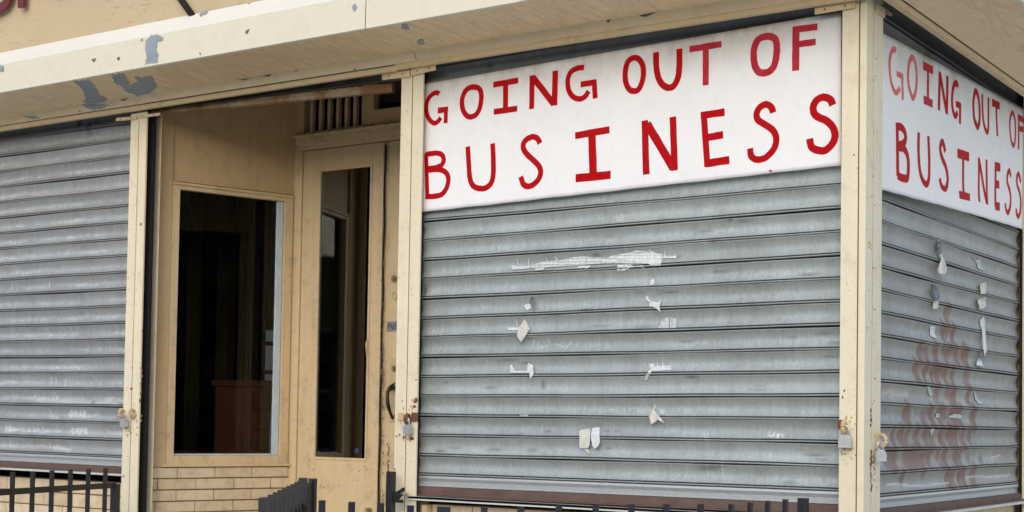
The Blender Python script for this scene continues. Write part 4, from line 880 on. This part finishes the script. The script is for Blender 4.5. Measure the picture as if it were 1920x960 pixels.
LS = [
 (*R5, .017, [([(128, 160), (118, 140), (100, 150), (85, 190), (78, 250), (80, 330), (90, 410), (110, 470), (130, 497), (150, 480), (160, 455)],), ([(135, 340), (185, 365)],), ([(178, 350), (183, 555)],)], 'red_pale'),
 (*R5, .019, [([(253, 212), (232, 265), (226, 360), (232, 440), (250, 510), (266, 540), (285, 500), (296, 430), (298, 340), (285, 250), (268, 212)], .019, C)], 'red_pale'),
 (*R5, .019, [([(352, 275), (432, 312)], .026), ([(392, 300), (392, 570)],), ([(356, 552), (430, 588)], .026)], 'red_worn'),
 (*R5, .022, [([(488, 325), (482, 640)],), ([(490, 345), (545, 660)],), ([(552, 360), (546, 672)],)], 'red'),
 (*R6, .021, [([(76, 115), (68, 78), (50, 82), (35, 120), (25, 200), (28, 290), (42, 350), (58, 372), (75, 338)],), ([(60, 262), (104, 280)],), ([(97, 262), (97, 443)],)], 'red'),
 (*R6, .022, [([(237, 148), (218, 200), (213, 290), (220, 390), (238, 450), (252, 472), (265, 430), (270, 330), (262, 220)], .022, C)], 'red'),
 (*R6, .019, [([(295, 175), (298, 350), (308, 440), (325, 500), (342, 515), (350, 440), (350, 205)],)], 'red'),
 (*R6, .018, [([(383, 250), (452, 283)], .026), ([(420, 280), (430, 555)],)], 'red'),
 (*R6, .017, [([(568, 340), (548, 400), (547, 490), (558, 590), (578, 640), (592, 600), (597, 500), (590, 400)], .017, C)], 'red_worn'),
 (*R6, .019, [([(625, 370), (625, 672)],), ([(615, 380), (672, 415)], .022), ([(625, 480), (665, 498)], .022)], 'red_worn'),
 (*R7, .024, [([(118, 75), (122, 590)],), ([(105, 92), (150, 95), (185, 130), (202, 190), (190, 250), (150, 275), (120, 275)],), ([(130, 300), (180, 310), (215, 370), (228, 460), (224, 560), (212, 612), (160, 605), (118, 580)],)], 'red'),
 (*R7, .022, [([(330, 152), (328, 300), (335, 480), (355, 600), (395, 672), (428, 610), (435, 400), (427, 188)],)], 'red'),
 (*R7, .022, [([(599, 345), (585, 280), (570, 245), (555, 270), (550, 330), (570, 410), (600, 480), (620, 560), (622, 640), (605, 700), (583, 722), (555, 690), (540, 612)],)], 'red'),
 (*R8, .021, [([(80, 145), (198, 182)], .031), ([(138, 170), (138, 560)],), ([(90, 572), (198, 598)], .033)], 'red'),
 (*R8, .020, [([(293, 190), (293, 632)],), ([(296, 215), (365, 645)],), ([(368, 210), (370, 660)],)], 'red'),
 (*R8, .022, [([(463, 250), (452, 690)],), ([(455, 275), (508, 290)], .032), ([(455, 452), (497, 462)], .028), ([(448, 675), (497, 683)], .030)], 'red'),
 (*R8, .019, [([(615, 380), (600, 320), (582, 355), (578, 430), (600, 510), (612, 590), (605, 680), (580, 742), (560, 705), (556, 645)],)], 'red'),
 (*R8, .019, [([(715, 435), (695, 352), (677, 390), (680, 460), (705, 540), (716, 630), (708, 730), (687, 780), (668, 745), (668, 700)],)], 'red')]
sign('closing_sign', 'second white board painted GOING OUT OF BUSINESS in red, round the corner above the graffiti', [(1655, 62), (1919, 203), (1918, 430), (1652, 355)], SIDE, -.022, LS, lambda u, v: .012*max(0, (.25-v)/.25)**2*math.sin(min(1, max(0, u))*pi))

# ------------------------------------------------- torn tape
def tape(name, label, polys, S, mt='tape', z=(0, 0, 1), peel=0.0, grp='torn tape scraps left on the shutters', wr=.0009):
    ox, oy, s = z; root = None; obs = []
    allp = [S.surf(ox+x*s, oy+y*s) for P in polys for x, y in (P[0] if isinstance(P, tuple) else P)]; cen = np.mean(allp, 0)
    bm = bmesh.new(); lay = []
    for P in polys:
        pk = peel
        if isinstance(P, tuple): P, pk = P
        P2 = rough_poly([(ox+x*s, oy+y*s) for x, y in P], .28, 3)
        vs = [bm.verts.new((x, y, 0)) for x, y in P2]
        try: f = bm.faces.new(vs)
        except ValueError: continue
        f.normal_update(); bmesh.ops.triangulate(bm, faces=[f], quad_method='BEAUTY', ngon_method='EAR_CLIP')
        for v in vs: lay.append((v, pk))
    # densify in pixel space, then drop on the slats
    for _ in range(5):
        ed = [e for e in bm.edges if (e.verts[0].co-e.verts[1].co).length > 3.2]
        if not ed: break
        bmesh.ops.subdivide_edges(bm, edges=ed, cuts=1)
        bmesh.ops.triangulate(bm, faces=[f for f in bm.faces if len(f.verts) > 3])
    ys = [v.co.y for v in bm.verts]; y0, y1 = min(ys), max(ys); ph = random.random()*6
    for v in bm.verts:
        x, y = v.co.x, v.co.y; t = (y-y0)/(y1-y0+1e-6); lf = .0014+wr*(math.sin(x*.9+ph)+math.sin(y*1.1+ph*2)+.6*math.sin(x*2.1-y*1.7))*.8+wr
        p = S.surf(x, y, lf)
        if peel: 
            lf2 = peel*(t**1.5)+.004*math.sin(x*.5+ph)*peel/.02*t; p = U(x, y, S.fr, S.r+.002+abs(lf2)) if t > .3 else p
        v.co = Vector(p)
    bmesh.ops.recalc_face_normals(bm, faces=bm.faces)
    me = bpy.data.meshes.new(name); bm.to_mesh(me); bm.free(); me.materials.append(M[mt]); o = bpy.data.objects.new(name, me); col.objects.link(o)
    me.polygons.foreach_set('use_smooth', [True]*len(me.polygons))
    me.transform(Matrix.Translation(-Vector(cen))); o.location = Vector(cen)
    so = o.modifiers.new('thick', 'SOLIDIFY'); so.thickness = .0003
    return tag(o, label, 'tape', grp)
ZA = (940, 450, .2083); ZB_ = (1100, 450, .2083); ZC2 = (940, 660, .2083)
def B2A(P): return [(x+768, y) for x, y in P]
tape('tape_strip', 'long ragged strip of white tape across the middle of the front shutter', [
  [(90, 268), (88, 222), (140, 238), (250, 232), (330, 208), (400, 190), (560, 180), (640, 155), (760, 148), (870, 160), (960, 158)]+B2A([(230, 140), (400, 110), (450, 95), (560, 105), (590, 100), (640, 125), (680, 125), (690, 165), (680, 175), (665, 232), (575, 230), (560, 214), (300, 210)])+[(960, 211), (700, 226), (400, 247)],
  B2A([(690, 160), (700, 120), (712, 148), (806, 140), (808, 162), (700, 166)]), B2A([(280, 224), (266, 290), (330, 282), (400, 250), (520, 250), (505, 226), (440, 235), (380, 218)]), [(685, 232), (800, 228), (805, 240), (770, 258), (690, 260)], [(290, 258), (390, 250), (380, 268), (310, 275)],
  B2A([(565, 108), (568, 60), (575, 100)]), B2A([(700, 128), (702, 75), (708, 125)]), [(140, 170), (146, 172), (156, 238), (148, 240)], [(244, 165), (250, 165), (250, 238), (242, 238)], [(478, 152), (490, 155), (512, 180), (500, 186)], [(404, 160), (410, 160), (412, 195), (405, 195)], B2A([(575, 66), (670, 60), (668, 64), (578, 70)])], S_R, 'tape', ZA, 0, wr=.0016)
tape('tape_scrap', 'curled silver scrap below the left end of the long tape strip', [[(255, 545), (270, 505), (290, 520), (298, 590), (280, 645), (268, 600)]], S_R, 'tape_grey', ZA, .012)
tape('tape_scrap', 'little white tab touching the curled silver scrap under the long strip', [[(206, 585), (240, 576), (262, 580), (268, 620), (222, 636)]], S_R, 'tape', ZA)
tape('tape_scrap', 'large beige diamond-shaped tape scrap left of centre on the front shutter', [[(210, 712), (258, 800), (175, 925), (138, 850), (155, 790)]], S_R, 'tape_beige', ZA, .008)
tape('tape_scrap', 'thin white tab sticking out left of the beige diamond scrap', [[(56, 812), (62, 785), (105, 792), (108, 760), (112, 792), (150, 785), (150, 812)], [(130, 715), (136, 716), (150, 780), (142, 780)]], S_R, 'tape', ZA)
tape('tape_scrap', 'tiny rounded white scrap just below the right end of the long strip', [[(568, 372), (590, 350), (612, 352), (610, 395), (572, 410)]], S_R, 'tape', ZB_)
tape('tape_scrap', 'twisted fish-shaped white scrap second below the long strip at its right end', [[(530, 508), (552, 508), (562, 540), (580, 548), (640, 565), (672, 532), (655, 610), (668, 648), (600, 600), (565, 600), (560, 555), (535, 545)]], S_R, 'tape', ZB_, .005)
tape('tape_scrap', 'flat translucent white scrap with a vertical crease, right of centre', [[(640, 795), (690, 705), (740, 695), (744, 795)], [(749, 795), (749, 695), (815, 712), (805, 793)]], S_R, 'tape_faint', ZB_)
tape('tape_scrap', 'white scrap with a curled right end, below the beige diamond', [[(78, 118), (95, 115), (125, 172), (232, 168), (235, 115), (245, 95), (285, 120), (292, 190), (262, 245), (250, 190), (80, 190)]], S_R, 'tape', ZC2, .004)
tape('tape_scrap', 'comb-like white scrap with a grey tail, lower right of the front shutter', [[(1322, 105), (1370, 105), (1375, 135), (1400, 128), (1404, 85), (1410, 126), (1450, 125), (1452, 80), (1458, 123), (1525, 120), (1532, 160), (1375, 172), (1358, 165), (1330, 215), (1308, 262), (1288, 250), (1300, 205), (1345, 150)]], S_R, 'tape', ZC2)
tape('tape_scrap', 'pointed kite-shaped beige scrap hanging below the comb-like one', [[(1385, 462), (1390, 500), (1375, 520), (1418, 575), (1400, 620), (1345, 655), (1325, 580), (1362, 520)], [(1410, 570), (1440, 600), (1465, 632), (1462, 640), (1405, 610)]], S_R, 'tape_beige', ZC2, .01)
tape('tape_scrap', 'small white tab at the right shoulder of the kite-shaped scrap', [[(1420, 512), (1445, 512), (1475, 520), (1465, 567), (1425, 555)]], S_R, 'tape_faint', ZC2)
tape('tape_scrap', 'tiny flat white tab above a slat joint at the lower left', [[(165, 562), (245, 562), (240, 583), (165, 581)]], S_R, 'tape_faint', ZC2)
tape('tape_scrap', 'left half of the torn beige square pair near the bottom of the front shutter', [[(700, 712), (715, 700), (798, 688), (800, 780), (790, 850), (775, 866), (705, 868)], [(745, 870), (780, 875), (810, 925), (765, 900)]], S_R, 'tape_beige', ZC2, .006)
tape('tape_scrap', 'right half of the torn square pair, whiter and with a frayed left edge', [[(812, 700), (830, 680), (884, 678), (886, 810), (870, 850), (835, 872), (818, 840), (806, 760)]], S_R, 'tape', ZC2, .008)
tape('tape_scrap', 'thin curved white remnant left of the torn square pair', [[(518, 858), (526, 862), (532, 888), (552, 872), (556, 885), (535, 908), (510, 914), (508, 908), (524, 900)]], S_R, 'tape_faint', ZC2)
ZD = (1700, 430, .2813); ZE = (1650, 650, .323)
tape('tape_scrap', 'long twisted grey scrap hanging nearest the sign on the graffiti shutter', [[(205, 70), (225, 68), (238, 120), (240, 180), (262, 230), (270, 275), (258, 298), (215, 295), (205, 270), (232, 195), (210, 150)]], S_S, 'tape_beige', ZD, .02)
tape('tape_scrap', 'dark curled flap at the head of the long twisted scrap', [[(200, 68), (224, 64), (236, 120), (238, 160), (214, 150), (204, 110)]], S_S, 'tape_grey', ZD, .012)
tape('tape_scrap', 'faint whitish sliver right of the long twisted scrap', [[(435, 175), (462, 205), (490, 200), (495, 235), (516, 277), (480, 266), (466, 225)]], S_S, 'tape_faint', ZD)
tape('tape_scrap', 'upper of two stacked cup-shaped beige scraps', [[(488, 365), (530, 350), (532, 425), (495, 434)]], S_S, 'tape_beige', ZD, .012)
tape('tape_scrap', 'lower of two stacked cup-shaped beige scraps', [[(470, 468), (530, 450), (525, 520), (490, 535)]], S_S, 'tape_beige', ZD, .014)
tape('tape_scrap', 'leaf-shaped dark grey scrap above the graffiti', [[(168, 365), (185, 368), (218, 405), (225, 440), (212, 478), (188, 450), (172, 410)]], S_S, 'tape_grey', ZD, .012)
tape('tape_scrap', 'small beige tail below the leaf-shaped dark scrap', [[(190, 470), (215, 475), (208, 530), (172, 532), (178, 490)]], S_S, 'tape_beige', ZD, .008)
tape('tape_scrap', 'small white flag-shaped scrap at the top left of the graffiti', [[(155, 650), (170, 643), (190, 652), (185, 695), (206, 732), (158, 712)]], S_S, 'tape', ZD)
tape('tape_scrap', 'long thin white scrap hanging like a ribbon right of the graffiti', [[(488, 605), (512, 582), (522, 600), (525, 660), (536, 800), (520, 845), (512, 800), (502, 665), (490, 640)]], S_S, 'tape', ZD, .014)
tape('tape_scrap', 'grey and white triangular scrap at the foot of the thin ribbon', [[(470, 872), (482, 858), (500, 870), (516, 917), (465, 905)]], S_S, 'tape', ZD, .01)
tape('tape_scrap', 'dark twist between the thin ribbon and the triangular scrap', [[(488, 820), (510, 808), (528, 800), (530, 835), (512, 852), (500, 842), (480, 850)]], S_S, 'tape_grey', ZD, .01)
tape('tape_scrap', 'white sliver amid the middle rows of graffiti', [[(275, 228), (290, 228), (298, 260), (312, 274), (290, 292), (278, 260)]], S_S, 'tape_faint', ZE)
tape('tape_scrap', 'hook-shaped pale remnant right of the middle graffiti rows', [[(545, 265), (553, 262), (568, 300), (606, 336), (570, 332), (552, 305)]], S_S, 'tape_faint', ZE)
tape('tape_scrap', 'tiny square remnant on the graffiti', [[(325, 388), (347, 388), (347, 412), (327, 412)]], S_S, 'tape_faint', ZE)
tape('tape_scrap', 'low dome-shaped grey remnant right of the tiny square one', [[(398, 404), (430, 390), (460, 392), (478, 404), (475, 419), (400, 413)]], S_S, 'tape_faint', ZE)
tape('tape_scrap', 'slanted little white loop on the lower graffiti rows', [[(290, 490), (300, 475), (316, 475), (308, 505), (295, 521)]], S_S, 'tape_faint', ZE)

# ------------------------------------------------- fences
ZT = 1.27; FL = .32
HZ = Pl((0, 0, ZT), (0, 0, 1))
def hz(x, y, z=ZT): q = U(x, y, Pl((0, 0, z), (0, 0, 1))); return np.array([q[0], q[1]])
def fence_part(root, name, mb): return under(mb.build(name, M['iron'], bevel=.0012), root)
def picket(root, p, top=ZT, w_=.0145, name='picket', d=(1, 0)):
    mb = MB(); d = np.array(d, float); d /= np.linalg.norm(d); fr = Fr((p[0], p[1], 0), (d[0], d[1], 0), (-d[1], d[0], 0)); mb.box(fr, -w_/2, w_/2, -w_/2, w_/2, FL, top); return fence_part(root, name, mb)
def rails(root, pts, zs=(ZT-.085, .46)):
    for z in zs:
        mb = MB()
        for a, b in zip(pts[:-1], pts[1:]): mb.bar((a[0], a[1], z), (b[0], b[1], z), .010, .024)
        fence_part(root, 'rail', mb)
f1 = empty('iron_fence', (-3.15, -.5, FL), 'black iron picket fence in front of the chalk-streaked left shutter', 'fence')
LP = [hz(x, y) for x, y in ((1.7, 887), (24, 885), (61, 884), (97, 883.5), (132, 881.5), (165, 879.5), (198, 877.5))]
dl = (LP[-1]-LP[1])/5
for k in range(5): LP.insert(0, LP[0]-dl)
LP = [LP[-1]-dl*(len(LP)-1-i)*1.0 for i in range(len(LP))]
for p in LP: picket(f1, p, ZT, .0145, d=dl)
pe = LP[-1]+dl*.62; picket(f1, pe, 1.20, .03, 'post', dl); rails(f1, [LP[0], pe], (1.195, .46))
f2 = empty('iron_fence', (-.6, -1.2, FL), 'black iron picket fence before the shutter with the large sign', 'fence')
FP = [hz(x, y) for x, y in ((604, 938), (659.5, 941), (714, 943.5), (770, 947.5), (832, 950), (908, 950), (977, 950), (1048, 948), (1117, 948), (1184, 945), (1249.5, 945), (1314, 945), (1371.5, 945), (1407, 942), (1440, 939), (1472.7, 936), (1506, 934))]
a0, a1, a2, a3 = FP[0], FP[4], FP[12], FP[16]
def ipol(a, b, k, n): return a+(b-a)*k/n
path = []
for i, p in enumerate(FP):
    d = (a1-a0) if i < 4 else ((a2-a1) if i < 12 else (a3-a2)); picket(f2, p, ZT, (.028 if i in (4, 16) else .0145), 'post' if i in (4, 16) else 'picket', d)
rails(f2, [a0-(a1-a0)*.3, a1, a2, a3], (ZT-.10, .46))
f3 = empty('iron_railing', (-1.5, -1.0, FL), 'black iron handrail panel seen end-on before the brick and the door', 'railing')
CP = [hz(x, y) for x, y in ((497, 932), (562, 901))]
for k in range(9): picket(f3, ipol(CP[0], CP[1], k, 8), ZT, .0145, d=CP[1]-CP[0])
pk = ipol(CP[0], CP[1], -.28, 8); picket(f3, pk, ZT, .026, 'post', CP[1]-CP[0]); e2 = hz(568.5, 896); picket(f3, e2, ZT, .032, 'post', CP[1]-CP[0])
rails(f3, [pk, e2], (ZT-.10, .46))
f4 = empty('iron_railing', (-1.9, -.5, FL), 'short black iron gate panel end just right of the end-on handrail', 'railing')
zz = 1.235; g0 = hz(573, 916, zz); g1 = hz(586.5, 897, ZT); picket(f4, g0, zz, .027, 'post', g1-g0); picket(f4, g1, ZT, .026, 'post', g1-g0)
for k in (1, 2, 3): picket(f4, ipol(g0, g1, k, 4), zz+.01*k, .0145, d=g1-g0)
rails(f4, [g0, g1], (1.16, .46))
# tall latch post next to the entrance post
TP = U(733.5, 884, FRONT, .06); gp = empty('gate_post', (TP[0], TP[1], FL), 'tall black square gate post with a latch touching the cream post by the door', 'post')
mb = MB(); mb.box(None, TP[0]-.014, TP[0]+.014, TP[1]-.014, TP[1]+.014, FL, TP[2]); under(mb.build('post', M['iron'], bevel=.002), gp)
mb = MB(); y_ = .06
def g(x, y, o=.06): return U(x, y, FRONT, o)
mb.bar(g(738, 928), g(757, 918), .012, .012); mb.disc(g(757, 918, .066), (0, -1, 0), .008, .008, 12); mb.bar(g(738, 934), g(750, 928), .014, .014); mb.bar(g(738, 939), g(755, 940), .012, .012); mb.bar(g(744, 938), g(754, 927), .006, .008); mb.disc(g(760, 925, .02), (0, -1, 0), .009, .012, 10, 1)
mb.tube([g(757, 926, .05), g(761, 926, .03), g(761, 926, .0)], .005, 8, 1)
under(mb.build('latch', [M['iron'], M['eye']], bevel=.001), gp)

# ------------------------------------------------- inside the display window
def inside(x, y, dist): q = ray(x, y); P = U(x, y, SPL); return P+q/np.linalg.norm(q)*dist
W0 = inside(405, 715, .40); W1 = inside(532, 712, .14); zt_ = (W0[2]+W1[2])/2
fc = Fr((W0[0], W0[1], 0), tuple((np.array([W1[0]-W0[0], W1[1]-W0[1], 0]))/np.hypot(W1[0]-W0[0], W1[1]-W0[1])), (0, 0, 0))
fc.n = np.array([fc.d[1], -fc.d[0], 0]); Lc = np.hypot(W1[0]-W0[0], W1[1]-W0[1])
ct = empty('counter', (W0[0], W0[1], .44), 'red brown wooden counter standing behind the display window', 'counter')
mb = MB(); mb.box(fc, 0, Lc+.25, -.45, 0, .44, zt_-.03); under(mb.build('cabinet', M['wood'], bevel=.003), ct)
mb = MB(); mb.box(fc, -.02, Lc+.25, -.45, .015, zt_-.029, zt_); under(mb.build('counter_top', M['wood'], bevel=.003), ct)
for k in range(6):
    mb = MB(); z1 = zt_-.05-k*.10; mb.box(fc, Lc*.55, Lc+.23, .001, .012, z1-.088, z1); under(mb.build('drawer', M['wood'], bevel=.003), ct)
bx = inside(516, 716, .17); ap = empty('appliance_box', (bx[0], bx[1], zt_), 'white box-like appliance standing on the wooden counter behind the glass', 'appliance')
a_, _, _ = fc.loc(bx); hgt = inside(516, 607, .17)[2]
mb = MB(); mb.box(fc, a_-.06, a_+.10, -.2, -.02, zt_+.001, hgt-.03); under(mb.build('cabinet', M['appliance'], bevel=.004), ap)
mb = MB(); mb.box(fc, a_-.003, a_+.014, -.019, .0, zt_+.001, hgt+.02); under(mb.build('side_panel', M['appliance'], bevel=.002), ap)
mb = MB(); 
for f_ in (.12, .62): mb.box(fc, a_-.061, a_-.004, -.0195, -.017, zt_+(hgt-zt_)*f_, zt_+(hgt-zt_)*f_+.02)
under(mb.build('slot', M['black']), ap)
mb = MB(); mb.tube(smooth_pts([inside(518, 700, .08), inside(513, 740, .08), inside(508, 790, .08), inside(506, 850, .08), inside(507, 900, .08)]), .0045, 8)
crd = tag(mb.build('power_cord', M['appliance'], smooth=True), 'thin white cord hanging down the front of the counter behind the glass', 'cord')
mb = MB(); n_ = 40
c0 = inside(352, 600, 1.5); c1 = inside(500, 600, 1.4)
for s_, e_ in ((0, .14), (.36, .58), (.72, .80)):
    for i in range(14):
        u0 = s_+(e_-s_)*i/14; u1 = s_+(e_-s_)*(i+1)/14; A0 = c0+(c1-c0)*u0; A1 = c0+(c1-c0)*u1; o0 = .03*math.sin(i*1.7); o1 = .03*math.sin((i+1)*1.7)
        mb.add([(A0[0], A0[1]+o0, .5), (A1[0], A1[1]+o1, .5), (A1[0], A1[1]+o1, 3.1), (A0[0], A0[1]+o0, 3.1)], [(0, 1, 2, 3)])
cl = mb.build('hanging_cloth', M['curtain_cloth'], smooth=True); so = cl.modifiers.new('t', 'SOLIDIFY'); so.thickness = .003
tag(cl, 'dim brown curtain strips hanging deep inside the dark shop', 'curtain')

# ------------------------------------------------- building across the street (behind the camera, seen in the glass)
OB = empty('shop_row', (-6, -20, 0), 'tan row of shops across the street, mirrored in the door glass', 'building')
FRO = Fr((0, -20, 0), (1, 0, 0), (0, 1, 0))
mb = MB(); mb.box(None, -40, 26, -26, -20, 0, 4.1); mb.box(None, -40.2, 26.2, -26, -19.7, 4.1, 4.5); under(mb.build('wall', M['tan_wall']), OB)
for k in range(14):
    X = -37+k*4.5
    for z0, z1 in ((.9, 3.1),):
        mb = MB(); mb.box(FRO, X-.75, X+.75, .0, .06, z0-.08, z1+.08); mb.box(FRO, X-.9, X+.9, .0, .14, z0-.2, z0-.08)
        wf = under(mb.build('window', M['cap']), OB)
        mb = MB(); mb.box(FRO, X-.65, X+.65, .061, .066, z0, (z0+z1)/2-.03); mb.box(FRO, X-.65, X+.65, .061, .066, (z0+z1)/2+.03, z1); pn_ = mb.build('pane', M['black']); pn_.parent = wf
